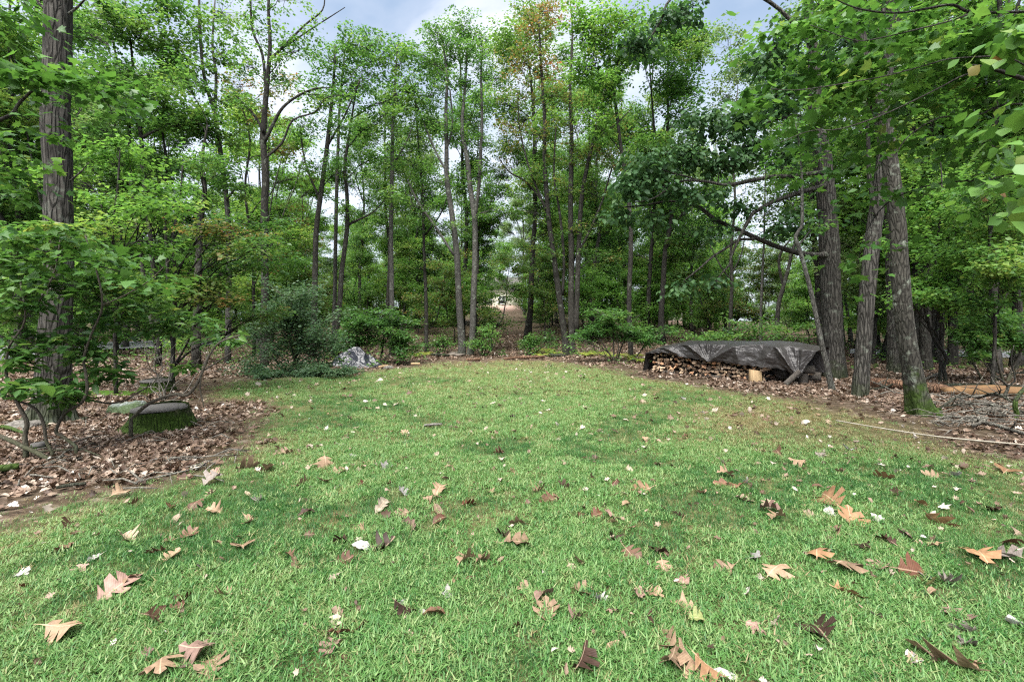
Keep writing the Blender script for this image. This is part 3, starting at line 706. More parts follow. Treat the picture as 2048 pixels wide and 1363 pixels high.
# 14 twin grey tree by the path
plant('woodland_tree', 'twin-trunked grey tree left of the path, narrow crown against the sky', 'tree',
      [stem([(922, 716, 20), (924, 690, 15), (918, 600, 13), (913, 500, 12), (904, 430, 11), (894, 360, 10), (893, 290, 8), (892, 220, 7), (894, 150, 5), (885, 80, 3)], 19.5),
       stem([(940, 716, 18), (944, 680, 13), (948, 580, 12), (950, 500, 11), (949, 437, 11), (940, 370, 10), (935, 320, 9), (924, 258, 7), (930, 180, 5), (935, 90, 3)], 19.5),
       stem([(949, 440, 8), (958, 370, 7), (961, 312, 7), (964, 234, 5), (962, 150, 4), (965, 90, 2)], 19.5), stem([(908, 510, 6), (885, 475, 5), (860, 438, 5), (835, 402, 4), (815, 360, 3)], 19.5),
       stem([(894, 345, 5), (870, 300, 4), (845, 240, 3), (830, 200, 2)], 19.5), stem([(893, 300, 5), (905, 250, 4), (900, 180, 3)], 19.5)],
      [blob(*q) for q in [(880, 70, 38, 32, 560, 19.5, .45), (848, 120, 32, 38, 420, 19.5, .45), (900, 110, 40, 30, 420, 19.5, .45), (935, 100, 30, 32, 330, 19.5, .42), (960, 130, 24, 34, 260, 19.5, .42), (865, 190, 36, 30, 330, 19.5, .45), (920, 170, 40, 28, 330, 19.5, .42), (845, 240, 36, 34, 350, 19.5, .5), (960, 210, 26, 28, 180, 19.5, .42),
                          (890, 250, 40, 26, 260, 19.5, .45), (835, 330, 40, 28, 260, 19.5, .5), (940, 280, 32, 24, 160, 19.5, .45), (960, 350, 28, 24, 140, 19.5, .5), (870, 360, 40, 26, 220, 19.5, .5), (830, 410, 45, 22, 240, 19.5, .55), (980, 420, 35, 22, 160, 19.5, .55), (900, 450, 40, 22, 160, 19.5, .55)]],
      M['greybark'], M['leaf'], 36, rough=.12, L=.095, Wd=.06, sig=.20, lx=1.25)
# 15 many-stemmed tree right of the path, top turning orange
plant('woodland_tree', 'four-stemmed dark tree right of the path, its tall crown browning at the top', 'tree',
      [stem([(1133, 716, 18), (1130, 680, 13), (1120, 600, 12), (1112, 545, 11), (1103, 480, 10), (1097, 437, 10), (1092, 370, 9), (1089, 328, 8), (1089, 230, 7), (1082, 130, 5), (1078, 40, 3)], 19.5),
       stem([(1145, 716, 17), (1144, 690, 13), (1142, 600, 12), (1143, 508, 11), (1141, 430, 10), (1142, 352, 10), (1143, 260, 8), (1140, 170, 6), (1145, 70, 4), (1140, 0, 2)], 19.5),
       stem([(1152, 664, 11), (1154, 590, 11), (1157, 508, 10), (1163, 400, 9), (1175, 330, 8), (1187, 280, 7), (1203, 215, 6), (1215, 140, 4), (1225, 70, 3)], 19.5),
       stem([(1125, 590, 6), (1128, 520, 6), (1120, 430, 5), (1108, 350, 4), (1112, 250, 3)], 19.5), stem([(1098, 437, 5), (1082, 400, 4), (1050, 362, 4), (1020, 345, 3), (1000, 320, 2)], 19.5), stem([(1157, 505, 5), (1180, 460, 5), (1205, 400, 4), (1225, 330, 3)], 19.5), stem([(1096, 430, 5), (1060, 340, 4), (1040, 260, 3), (1035, 180, 2)], 19.5), stem([(1187, 280, 4), (1230, 250, 3), (1265, 215, 2)], 19.5)],
      [blob(*q) for q in [(1060, 60, 42, 50, 420, 19.5, .58), (1100, 20, 45, 40, 420, 19.5, .7), (1030, 120, 38, 42, 330, 19.5, .55), (1085, 130, 45, 38, 380, 19.5, .56), (1040, 190, 45, 30, 320, 19.5, .52), (1110, 190, 45, 32, 360, 19.5, .5), (1020, 250, 38, 28, 220, 19.5, .6), (1070, 270, 40, 30, 260, 19.5, .5),
                          (1150, 240, 45, 34, 330, 19.5, .4), (1200, 210, 42, 38, 360, 19.5, .38), (1240, 240, 36, 36, 260, 19.5, .4), (1150, 310, 50, 30, 300, 19.5, .35), (1210, 310, 45, 30, 280, 19.5, .38), (1010, 310, 36, 22, 150, 19.5, .45), (1070, 350, 45, 28, 240, 19.5, .35), (1130, 380, 50, 26, 240, 19.5, .3),
                          (1190, 390, 50, 28, 260, 19.5, .35), (1240, 330, 35, 30, 200, 19.5, .4), (1060, 420, 45, 24, 200, 19.5, .28), (1150, 460, 60, 26, 240, 19.5, .28), (1220, 430, 45, 30, 220, 19.5, .3), (1090, 500, 45, 22, 160, 19.5, .25), (1200, 510, 50, 24, 180, 19.5, .28)]],
      M['darkbark'], M['leafautumn'], 37, rough=.1, L=.095, Wd=.065, sig=.20, lx=1.25)
# 16 bright green maple crown overlapping it at the top
plant('maple_tree', 'fresh green dense maple crown hanging beside the browning treetop at the upper edge', 'tree',
      [stem([(1262, 712, 11), (1258, 600, 10), (1262, 480, 9), (1255, 380, 8), (1240, 280, 7), (1225, 160, 5), (1210, 60, 3)], 17.5)],
      [blob(*q) for q in [(1200, 60, 42, 50, 950, 17, .55), (1245, 110, 40, 45, 800, 17, .5), (1170, 130, 40, 36, 560, 17, .5), (1215, 180, 40, 40, 600, 17, .45), (1160, 40, 30, 40, 450, 17, .55), (1255, 40, 35, 40, 500, 17, .5), (1190, 250, 35, 35, 360, 17, .5)]],
      M['darkbark'], M['leafbright'], 38, L=.105, Wd=.09, sig=.22)
# ------------------------------------------------------------------ right-hand trees
ok = stem([(1668, 772, 66), (1668, 752, 54), (1667, 710, 48), (1665, 640, 45), (1661, 560, 44), (1657, 470, 42), (1653, 400, 40), (1646, 340, 40), (1642, 300, 38), (1632, 250, 31), (1630, 190, 27), (1627, 120, 24), (1618, 20, 21), (1612, -150, 16), (1610, -320, 9)], 11.7)
limbs = [stem([(1652, 508, 18), (1640, 510, 14), (1603, 507, 13), (1560, 495, 12), (1534, 485, 11), (1482, 462, 10), (1431, 439, 9), (1398, 414, 8), (1365, 405, 6), (1333, 403, 5), (1285, 411, 4), (1240, 415, 2)], 11.6),
         stem([(1650, 372, 15), (1637, 375, 11), (1610, 382, 11), (1580, 391, 10), (1550, 402, 9), (1521, 417, 9), (1505, 428, 8), (1495, 445, 8), (1484, 465, 7), (1472, 490, 6), (1462, 515, 5), (1458, 530, 5), (1439, 552, 3), (1425, 580, 2)], 11.2),
         stem([(1645, 345, 14), (1630, 346, 11), (1585, 352, 10), (1544, 353, 9), (1498, 362, 9), (1470, 368, 8), (1444, 369, 7), (1405, 362, 6), (1357, 364, 4), (1310, 395, 3), (1270, 405, 2)], 10.9),
         stem([(1508, 478, 7), (1477, 480, 6), (1450, 498, 5), (1426, 513, 5), (1395, 540, 4), (1367, 562, 3)], 11.4),
         stem([(1405, 364, 5), (1370, 352, 4), (1340, 345, 3), (1315, 335, 2)], 10.9), stem([(1632, 255, 10), (1600, 232, 8), (1570, 235, 6), (1530, 245, 4), (1490, 230, 2)], 11),
         stem([(1630, 100, 10), (1560, 20, 8), (1480, -25, 7), (1400, -25, 6), (1340, 0, 5), (1322, 42, 4.5), (1300, 75, 4), (1285, 88, 3), (1262, 96, 2), (1240, 95, 1.5)], 10.4)]
plant('oak_tree', 'big straight oak at the right end of the woodpile with long limbs sweeping left', 'tree', [ok],
      [blob(*q) for q in [(1300, 330, 55, 28, 340, 11, .5), (1255, 370, 40, 30, 240, 11, .5), (1370, 310, 55, 28, 300, 11, .5), (1440, 320, 50, 26, 260, 11, .5), (1500, 300, 50, 28, 260, 11, .5), (1560, 310, 40, 24, 180, 11, .5), (1240, 430, 36, 22, 120, 11.5, .5), (1310, 440, 45, 18, 130, 11.5, .55),
                          (1400, 395, 45, 18, 140, 11.2, .5), (1340, 375, 40, 15, 110, 11, .5), (1480, 410, 35, 16, 80, 11.3, .5), (1430, 455, 35, 16, 70, 11.4, .5), (1365, 572, 40, 14, 100, 11.4, .6), (1430, 560, 28, 14, 60, 11.2, .55), (1560, 455, 35, 18, 80, 11.2, .5), (1600, 440, 30, 20, 80, 11, .5), (1400, 245, 45, 30, 240, 11, .45),
                          (1460, 250, 45, 30, 240, 11, .45), (1520, 225, 45, 30, 240, 11, .45), (1570, 190, 40, 32, 240, 11, .45), (1610, 280, 30, 25, 120, 11, .45), (1540, 110, 45, 38, 240, 11, .45), (1590, 60, 45, 40, 260, 11, .45), (1350, 30, 40, 18, 120, 10.4, .3), (1290, 85, 30, 26, 120, 10.4, .3), (1250, 90, 24, 18, 60, 10.4, .3), (1385, 10, 25, 14, 50, 10.4, .35), (1700, 60, 70, 60, 420, 11.7, .4), (1660, -120, 120, 70, 500, 11.7, .4)]],
      M['oakbark'], M['leafoak'], 41, limbs=limbs, big=True, rough=.12, leafkind='oval', L=.135, Wd=.085, per=14, sig=.17, flat=.8, droop=.7, up_j=.6, near=True, lx=.95)
plant('sapling', 'thin leaning sapling curving in front of the right end of the woodpile', 'tree',
      [stem([(1665, 784, 17), (1661, 765, 14), (1653, 725, 12), (1643, 685, 11), (1632, 630, 10), (1621, 580, 10), (1608, 530, 9), (1597, 493, 9), (1591, 475, 8), (1598, 460, 7), (1604, 450, 7), (1604, 400, 7), (1603, 351, 6), (1600, 300, 4), (1590, 240, 2)], 9.6), stem([(1597, 490, 5), (1608, 478, 4), (1620, 462, 3), (1640, 450, 2)], 9.6)],
      [blob(*q) for q in [(1590, 260, 35, 22, 120, 9.6, .45), (1620, 300, 30, 20, 100, 9.6, .45), (1640, 450, 25, 14, 50, 9.6, .5), (1570, 330, 25, 16, 60, 9.6, .5)]],
      M['greybark'], M['leaf'], 42, L=.1, Wd=.07, rough=.08)
plant('woodland_tree', 'grey trunk leaning right, standing on the grass edge between the oak and the mossy trunk', 'tree',
      [stem([(1719, 806, 40), (1720, 792, 36), (1724, 740, 34), (1728, 680, 34), (1733, 610, 33), (1739, 540, 33), (1747, 470, 33), (1756, 400, 31), (1764, 330, 29), (1770, 250, 27), (1775, 150, 24), (1782, 0, 20), (1790, -200, 12)], 8.8), stem([(1752, 430, 10), (1738, 350, 9), (1735, 260, 8), (1722, 150, 6), (1700, 40, 4)], 8.7)],
      [blob(*q) for q in [(1760, -160, 130, 60, 500, 8.8, .5), (1850, -60, 80, 60, 300, 8.8, .5), (1700, 20, 60, 45, 220, 8.8, .5), (1820, 120, 50, 40, 180, 9.0, .5), (1720, 200, 45, 30, 160, 8.6, .5)]],
      M['oakbark'], M['leaf'], 43, big=True, rough=.12, L=.11, Wd=.08)
plant('woodland_tree', 'dark trunk leaning left with a green mossy foot beside the brush heap', 'tree',
      [stem([(1848, 836, 84), (1843, 822, 66), (1838, 805, 56), (1832, 780, 49), (1824, 740, 44), (1815, 690, 41), (1809, 640, 40), (1803, 580, 39), (1799, 520, 37), (1795, 450, 37), (1787, 380, 36), (1776, 300, 35), (1762, 235, 33), (1744, 180, 30), (1728, 110, 27), (1716, 50, 25), (1700, -60, 20), (1680, -220, 12)], 7.25),
       stem([(1840, 822, 26), (1862, 826, 20), (1880, 836, 14), (1896, 842, 8)], 7.2)],
      [blob(*q) for q in [(1690, -150, 140, 60, 400, 7.25, .45), (1640, 20, 70, 40, 160, 7.4, .45), (1780, 60, 60, 40, 140, 7.2, .5), (1700, 180, 40, 30, 90, 7.2, .5)]],
      M['mossbark'], M['leaf'], 44, big=True, rough=.08, L=.1, Wd=.07)
plant('woodland_tree', 'rough trunk seen just behind the mossy leaning trunk', 'tree',
      [stem([(1789, 752, 40), (1788, 735, 32), (1787, 660, 28), (1784, 560, 27), (1780, 450, 25), (1775, 330, 22), (1770, 150, 16), (1768, 0, 8)], 13.2)],
      up_blobs(1790, -20, 380, 90, 9, 13, RT, nb=380, tint=.5), M['oakbark'], M['leaf'], 45, rough=.12, k=16)
plant('woodland_tree', 'broad dark trunk with a swollen foot right of the mossy leaning trunk', 'tree',
      [stem([(1853, 757, 36), (1852, 740, 31), (1850, 690, 27), (1851, 620, 24), (1856, 520, 21), (1860, 400, 19), (1862, 330, 17), (1868, 150, 12), (1870, 20, 6)], 13.6)],
      up_blobs(1880, 0, 420, 90, 10, 13.6, RT, nb=380, tint=.55), M['darkbark'], M['leafbright'], 46, rough=.12, k=16)
plant('woodland_tree', 'dark trunk carrying ivy-like shoots above the far lawn patch', 'tree',
      [stem([(1905, 742, 30), (1905, 720, 25), (1906, 650, 22), (1908, 560, 20), (1915, 420, 16), (1920, 250, 11), (1922, 80, 6)], 15)],
      up_blobs(1930, 30, 450, 90, 10, 15, RT, nb=380, tint=.55), M['darkbark'], M['leafbright'], 47, rough=.12, k=12)
plant('woodland_tree', 'plain dark trunk between the two far lawn patches at the right', 'tree',
      [stem([(1944, 738, 16), (1943, 690, 13), (1942, 600, 11), (1946, 450, 9), (1940, 250, 6), (1946, 80, 3)], 15.5)],
      up_blobs(1960, 60, 500, 80, 9, 15.5, RT, nb=360, tint=.5), M['darkbark'], M['leaf'], 48, k=10)
plant('woodland_tree', 'tree at the far right edge behind the dark rhododendron', 'tree',
      [stem([(2030, 735, 16), (2030, 600, 13), (2025, 450, 11), (2035, 250, 8), (2030, 60, 4)], 14)],
      up_blobs(2030, 40, 520, 80, 10, 14, RT, nb=380, tint=.55), M['darkbark'], M['leafbright'], 49, k=10)
plant('dead_snag', 'dark crooked dead stem standing by the fallen log', 'dead tree',
      [stem([(1890, 766, 9), (1890, 750, 8), (1887, 735, 8), (1893, 718, 8), (1888, 705, 8), (1876, 690, 8), (1864, 668, 7), (1856, 648, 6), (1850, 620, 5), (1838, 590, 4), (1845, 540, 3)], 10.6), stem([(1888, 706, 7), (1882, 690, 5), (1888, 660, 4), (1880, 620, 3)], 10.6), stem([(1862, 665, 4), (1840, 640, 3), (1822, 610, 2)], 10.6)],
      [], M['darkbark'], None, 50, rough=.15)
plant('woodland_tree', 'slim black trunk standing up right behind the covered woodpile', 'tree',
      [stem([(1461, 695, 9), (1461, 640, 8), (1464, 560, 7), (1462, 500, 6), (1470, 400, 5), (1465, 300, 4), (1475, 180, 2)], 18.5), stem([(1462, 560, 3), (1440, 530, 3), (1420, 490, 2)], 18.5), stem([(1464, 545, 3), (1482, 510, 3), (1490, 470, 2)], 18.5)],
      up_blobs(1470, 60, 420, 60, 6, 18.5, RT, nb=300, tint=.45), M['darkbark'], M['leafpale'], 51)
plant('woodland_tree', 'dark S-shaped forked trunk behind the middle of the woodpile', 'tree',
      [stem([(1556, 700, 12), (1554, 660, 10), (1557, 610, 9), (1566, 575, 9), (1577, 535, 8), (1585, 500, 7), (1597, 470, 5), (1605, 400, 4), (1600, 300, 2)], 17), stem([(1567, 575, 6), (1560, 545, 6), (1558, 520, 6), (1566, 497, 5), (1580, 480, 3)], 17)],
      up_blobs(1580, 80, 460, 60, 6, 17, RT, nb=300, tint=.5), M['darkbark'], M['leaf'], 52, rough=.1)
plant('woodland_tree', 'thin straight pale stem left of the S-shaped trunk', 'tree',
      [stem([(1521, 695, 7), (1522, 620, 6), (1525, 540, 5), (1528, 480, 4), (1530, 380, 3), (1535, 250, 2)], 19)],
      up_blobs(1530, 120, 500, 55, 6, 19, RT, nb=280, tint=.5), M['greybark'], M['leafpale'], 53)

# maple overhanging from outside the right edge: large bright leaves in flat sprays
mp = [stem([(2620, 1000, 80), (2600, 600, 66), (2560, 250, 54), (2540, 0, 44), (2530, -300, 26)], 4.4)]
ml = [stem([(2555, 60, 20), (2300, 25, 14), (2048, 24, 8), (1945, 25, 8), (1905, 10, 7), (1850, 18, 6), (1800, 26, 5), (1740, 22, 4), (1690, 8, 3), (1640, -20, 2)], 4.15),
      stem([(1945, 26, 5), (1900, 42, 4), (1830, 60, 4), (1770, 74, 3), (1720, 82, 3), (1680, 72, 2), (1620, 50, 2)], 4.15),
      stem([(2560, 270, 20), (2300, 220, 14), (2048, 155, 10), (1990, 140, 8), (1930, 150, 5), (1880, 175, 4), (1830, 200, 4), (1760, 232, 3), (1680, 258, 3), (1620, 262, 2), (1560, 285, 2)], 4.3),
      stem([(2540, 120, 14), (2200, 100, 9), (1990, 112, 5), (1900, 118, 4), (1860, 128, 4), (1780, 150, 3), (1700, 165, 3), (1600, 180, 2), (1540, 178, 2)], 4.25),
      stem([(2570, 420, 14), (2300, 400, 9), (2048, 372, 5), (1930, 362, 4), (1840, 376, 3), (1770, 410, 3), (1730, 470, 2), (1715, 530, 1.5)], 5.3),
      stem([(2560, 330, 14), (2300, 270, 10), (2048, 208, 6), (1950, 232, 4), (1880, 235, 4), (1820, 270, 3), (1790, 310, 2)], 4.6)]
mbl = []
RM = np.random.default_rng(77)
for (x, y, rx, ry, n, d) in [(1560, 60, 60, 22, 170, 4.9), (1640, 60, 70, 24, 240, 4.7), (1720, 30, 70, 24, 260, 4.6), (1800, 60, 70, 26, 280, 4.6), (1880, 60, 70, 28, 300, 4.6), (1960, 70, 70, 30, 300, 4.5), (2030, 60, 60, 40, 260, 4.4),
                             (1600, 130, 60, 22, 200, 4.8), (1690, 140, 70, 22, 260, 4.7), (1780, 120, 70, 24, 280, 4.6), (1870, 130, 70, 26, 280, 4.7), (1960, 150, 70, 30, 280, 4.7), (2030, 160, 50, 40, 220, 4.5), (1540, 200, 60, 18, 150, 4.9), (1640, 205, 70, 20, 220, 4.8), (1740, 195, 70, 22, 260, 4.8), (1840, 200, 70, 24, 260, 4.8), (1930, 220, 65, 26, 240, 4.9), (2020, 250, 60, 36, 220, 4.8),
                             (1600, 262, 55, 14, 110, 5), (1690, 270, 60, 16, 150, 5), (1780, 290, 60, 18, 150, 5.1), (1870, 300, 60, 24, 170, 5.2), (1960, 320, 60, 30, 180, 5.1), (2030, 350, 45, 36, 150, 5), (1700, 330, 45, 14, 90, 5.2), (1650, 345, 35, 12, 70, 5.2), (1740, 380, 40, 16, 80, 5.3), (1700, 430, 35, 18, 70, 5.3), (1760, 500, 40, 18, 70, 5.3), (1680, 520, 20, 12, 30, 5.3), (1830, 380, 40, 22, 80, 5.3), (1720, 545, 30, 14, 40, 5.3)]:
    mbl.append(blob(x, y, rx, ry, int(n * 1.15), d, RM.uniform(.38, .66), .55))
plant('maple_tree', 'maple overhanging from the right edge with large bright flat leaf sprays', 'tree', mp, mbl, M['darkbark'], M['leafmaple'], 54, limbs=ml, leafkind='maple', L=.08, Wd=.09, per=14, sig=.19, flat=.3, droop=.4, up_j=.42, twig_r=.0025, branch_scale=.35, near=True, lx=.25)
plant('tulip_tree', 'broad-leaved branch reaching in at the right edge with very large pale green leaves', 'tree',
      [stem([(2700, 1000, 60), (2660, 600, 48), (2600, 300, 38), (2590, 0, 20)], 3.4)],
      [blob(*q) for q in [(2010, 110, 40, 60, 60, 3.5, .45), (1985, 300, 40, 30, 26, 3.4, .6), (2020, 350, 30, 40, 36, 3.3, .6), (1960, 380, 30, 20, 12, 3.5, .6), (2030, 430, 22, 35, 20, 3.3, .6), (2030, 230, 25, 40, 36, 3.4, .5), (1950, 420, 20, 14, 6, 3.5, .6)]],
      M['darkbark'], M['leafmaple'], 55, limbs=[stem([(2600, 330, 14), (2300, 330, 10), (2100, 340, 7), (2010, 350, 4), (1950, 375, 2)], 3.4), stem([(2600, 200, 14), (2300, 160, 10), (2100, 150, 7), (2030, 120, 4)], 3.4), stem([(2600, 260, 22), (2300, 215, 17), (2120, 180, 14), (2048, 158, 12), (1985, 138, 9), (1945, 130, 4)], 3.7)], leafkind='oval', L=.11, Wd=.10, per=7, sig=.10, flat=.6, droop=.6, up_j=.6, twig_r=.002, branch_scale=.3, near=True, lx=.42)
# understory beech on the right
for (px, d, y0, y1, rx, n, lab, sd, mt) in [(1985, 9.4, 330, 640, 110, 16, 'leafy young beech with small shiny leaves filling the right edge', 56, 'leaf'), (1880, 10.8, 360, 610, 100, 13, 'young beech with thin drooping twigs behind the mossy trunk', 57, 'leafbright'),
                                           (1745, 15.5, 300, 640, 80, 12, 'bushy young tree glimpsed between the oak and the grey leaning trunk', 58, 'leafpale')]:
    plant('beech_tree', lab, 'tree', [stem([(px, 760 if d < 12 else 735, 9), (px + 5, 640, 8), (px - 8, 520, 6), (px + 4, 400, 4), (px, 300, 2)], d), stem([(px + 3, 640, 5), (px + 40, 560, 4), (px + 60, 470, 2)], d)],
          [blob(px + RT.uniform(-1, 1) * rx, y0 + (y1 - y0) * (k + .5) / n + RT.uniform(-12, 12), RT.uniform(45, 75), RT.uniform(14, 26), 300, d + RT.uniform(-1, 1), RT.uniform(.35, .65)) for k in range(n)],
          M['darkbark'], M[mt], sd, L=.085, Wd=.06, flat=.35, up_j=.35, droop=.35, sig=.2)

# ------------------------------------------------------------------ shrubs
def shrub(name, label, d, px, base, blobs, leafm, seed, bark='twig', ns=5, **cw):
    r = np.random.default_rng(seed)
    b0 = stand(px, d)
    st = []
    for k in range(ns):
        bl = blobs[k % len(blobs)]
        tip = P(bl[0], bl[1], d) + r.normal(0, .1, 3)
        s = b0 + A([r.uniform(-.15, .15), r.uniform(-.15, .15), -.05])
        midp = (s + tip) / 2 + r.normal(0, .12, 3)
        st.append(smooth_path(A([s, midp, tip]), A([.02, .016, .008]) * (1 + .03 * d), 4))
    bb = []
    for q in blobs:                                                   # ragged outline: every mass is broken into uneven sprays
        for _ in range(4):
            bb.append(blob(q[0] + r.normal(0, .55) * q[2], q[1] + r.normal(-.05, .55) * q[3], q[2] * r.uniform(.35, .7), q[3] * r.uniform(.35, .75), max(8, int(q[4] * .27)), d + r.normal(0, .25), q[5] + r.normal(0, .07)))
    return plant(name, label, 'bush', st, bb, M[bark], leafm, seed, crownname='foliage', trunkname='stem', k=6, **cw)
holly = dict(L=.075, Wd=.042, per=22, sig=.16, lx=.55, flat=.9, droop=.0, up_j=.7)
shrub('holly_bush', 'large dense dark holly with a conical top left of the tarp heap', 12.6, 582, 740,
      [(585, 690, 70, 40, 2600, .45), (575, 640, 55, 34, 1900, .5), (590, 610, 40, 22, 900, .55), (625, 660, 40, 26, 900, .55), (535, 690, 36, 36, 900, .45), (640, 700, 40, 30, 900, .45), (560, 730, 70, 22, 1200, .4), (540, 640, 30, 30, 500, .45), (510, 715, 24, 22, 300, .4), (600, 578, 34, 22, 500, .55), (555, 600, 34, 26, 500, .5), (640, 635, 30, 24, 500, .55), (665, 700, 30, 22, 500, .5), (520, 665, 30, 28, 500, .45), (660, 680, 26, 14, 260, .6)], M['leafholly'], 61, ns=7, **holly)
shrub('ground_holly', 'low spreading holly mat in front of the conical holly', 11.9, 590, 755,
      [(510, 748, 30, 7, 500, .5), (560, 748, 40, 9, 900, .5), (610, 745, 40, 10, 900, .5), (655, 742, 36, 9, 700, .55), (690, 740, 22, 6, 340, .55)], M['leafholly'], 62, ns=5, L=.06, Wd=.038, per=20, sig=.10, flat=.5, up_j=.5)
rk = dict(leafkind='simple', L=.11, Wd=.045, per=12, sig=.10, flat=.6, droop=.2, up_j=.4)
shrub('rhododendron_bush', 'round dark green rhododendron behind the tarp heap', 15.6, 755, 716,
      [(750, 670, 55, 30, 1300, .45), (700, 665, 30, 24, 500, .45), (790, 690, 35, 24, 600, .45), (760, 640, 45, 20, 700, .5), (720, 640, 30, 18, 400, .5), (805, 700, 20, 18, 260, .4), (690, 690, 20, 16, 200, .4), (780, 660, 34, 20, 500, .5)], M['leafrhodo'], 63, **rk)
shrub('rhododendron_bush', 'spreading dark rhododendron left of the woodpile', 16.2, 1232, 716,
      [(1230, 652, 60, 18, 1000, .4), (1190, 662, 34, 16, 460, .4), (1270, 660, 40, 16, 520, .4), (1300, 670, 26, 14, 260, .4), (1225, 632, 45, 12, 520, .5), (1170, 676, 22, 12, 200, .4), (1250, 678, 44, 12, 400, .35)], M['leafrhodo'], 64, **rk)
shrub('rhododendron_bush', 'dark rhododendron at the right edge behind the fallen log', 11, 1990, 735,
      [(1960, 680, 45, 24, 560, .42), (2010, 690, 45, 26, 560, .42), (2045, 680, 36, 30, 420, .42), (1985, 650, 50, 20, 460, .45), (1930, 670, 24, 18, 180, .42), (1945, 705, 25, 12, 160, .4)], M['leafrhodo'], 65, **rk)
shrub('laurel_bush', 'small rounded green bush just right of the twin grey tree', 19.0, 968, 706,
      [(968, 680, 24, 20, 420, .5), (985, 690, 16, 14, 240, .45), (955, 692, 14, 14, 200, .5), (965, 660, 16, 10, 160, .55)], M['leaf'], 66, L=.08, Wd=.05, sig=.14)
shrub('laurel_bush', 'low dark bush on the right verge of the path', 19.6, 1062, 706,
      [(1056, 684, 20, 12, 300, .55), (1080, 680, 22, 14, 260, .35), (1100, 676, 20, 14, 220, .3), (1045, 692, 10, 8, 100, .5)], M['leafrhodo'], 67, L=.08, Wd=.05, sig=.14)
shrub('laurel_bush', 'thin bush under the trunks left of the twin grey tree', 20.5, 880, 702,
      [(875, 682, 20, 14, 240, .45), (895, 690, 14, 10, 140, .45), (860, 690, 12, 10, 110, .4)], M['leaf'], 68, L=.08, Wd=.05, sig=.14)
shrub('green_shrub', 'leafy knee-high shrub behind the left end of the woodpile', 15.5, 1420, 690,
      [(1400, 672, 40, 10, 260, .55), (1450, 668, 40, 12, 280, .55), (1500, 665, 40, 12, 260, .5), (1550, 660, 36, 14, 240, .55), (1590, 662, 30, 14, 200, .5)], M['leaf'], 69, L=.1, Wd=.06, sig=.2, flat=.4)
# bare twiggy shrub behind the stumps
r = np.random.default_rng(70)
b0 = stand(330, 8.4); rt = empty('bare_shrub', b0, 'tangle of bare pale twigs behind the mossy stumps', 'bush')
for k in range(9):
    a = r.uniform(0, 6.28); p = [A([0, 0, -.05])]; d = nz(A([math.cos(a) * .9, math.sin(a) * .5, r.uniform(.5, 1.3)]))
    for s in range(7): d = nz(d + r.normal(0, .35, 3) + A([0, 0, .05])); p.append(p[-1] + d * .2)
    p2, q2 = smooth_path(A(p), np.linspace(.012, .003, 8), 3)
    mb = tube(MB(), p2, q2, 5)
    for s in range(7):
        q = [p2[int(r.integers(4, len(p2)))]]; dd = nz(r.normal(0, 1, 3) + A([0, 0, .4]))
        for z in range(3): dd = nz(dd + r.normal(0, .4, 3)); q.append(q[-1] + dd * .16)
        tube(mb, A(q), A([.005, .004, .003, .002]), 4)
    put('stem', mb.mesh('stem', M['deadwood']), rt)

# ------------------------------------------------------------------ ferns
def fern_mesh(seed):
    r = np.random.default_rng(seed); mb = MB()
    for f in range(13):
        a = f / 13 * 6.28 + r.uniform(-.3, .3); L = r.uniform(.4, .62); t = np.linspace(0, 1, 12)
        rad = t * L * .85; z = L * (1.0 * t - .95 * t ** 2) + .03
        ax = A([math.cos(a), math.sin(a), 0]); sd_ = A([-math.sin(a), math.cos(a), 0])
        c = ax[None] * rad[:, None] + A([0, 0, 1])[None] * z[:, None]
        for s in (-1, 1):
            w = .11 * np.sin(np.clip(t * 1.05 + .06, 0, 1) * math.pi) + .008
            n = len(t) - 1
            tip = c + sd_[None] * (s * w)[:, None] + ax[None] * .03 - A([0, 0, 1])[None] * (w * .25)[:, None]
            v = np.stack([c[:-1], c[1:] * .55 + c[:-1] * .45, tip[:-1]], 1).reshape(-1, 3)
            mb.add(v, None, np.arange(n * 3).reshape(-1, 3), r.uniform(.3, .8))
    return mb.mesh('fronds', M['leaffern'], False, True)
FM = [fern_mesh(k) for k in range(3)]
for k, (px, py, s, lab) in enumerate([(832, 714, .9, 'fern clump at the lawn edge beside the round rhododendron'), (850, 712, .8, 'light fern clump left of the planks by the twin grey tree'), (1070, 708, .9, 'fern clump at the foot of the low dark bush by the path'),
                                      (1095, 706, 1, 'yellow-green fern clump between the path bush and the four-stemmed tree'), (1112, 710, .8, 'small fern clump left of the four-stemmed tree'), (1172, 713, .9, 'fern clump just right of the four-stemmed tree'), (1200, 712, 1, 'pale fern clump under the left of the spreading rhododendron'), (1225, 716, .9, 'fern clump under the middle of the spreading rhododendron'),
                                      (1262, 720, 1.1, 'large fern clump under the right of the spreading rhododendron'), (1285, 726, .9, 'fern clump against the left end of the woodpile'), (1082, 714, .7, 'smallest fern at the path mouth')]):
    r = empty('fern', ground(px, py), lab, 'fern', 'ferns along the far edge of the lawn'); r.rotation_euler.z = k * 1.3; r.scale = (s * 1.35, s * 1.35, s * 1.15)
    c = put('fronds', FM[k % 3], r); c['kind'] = 'stuff'

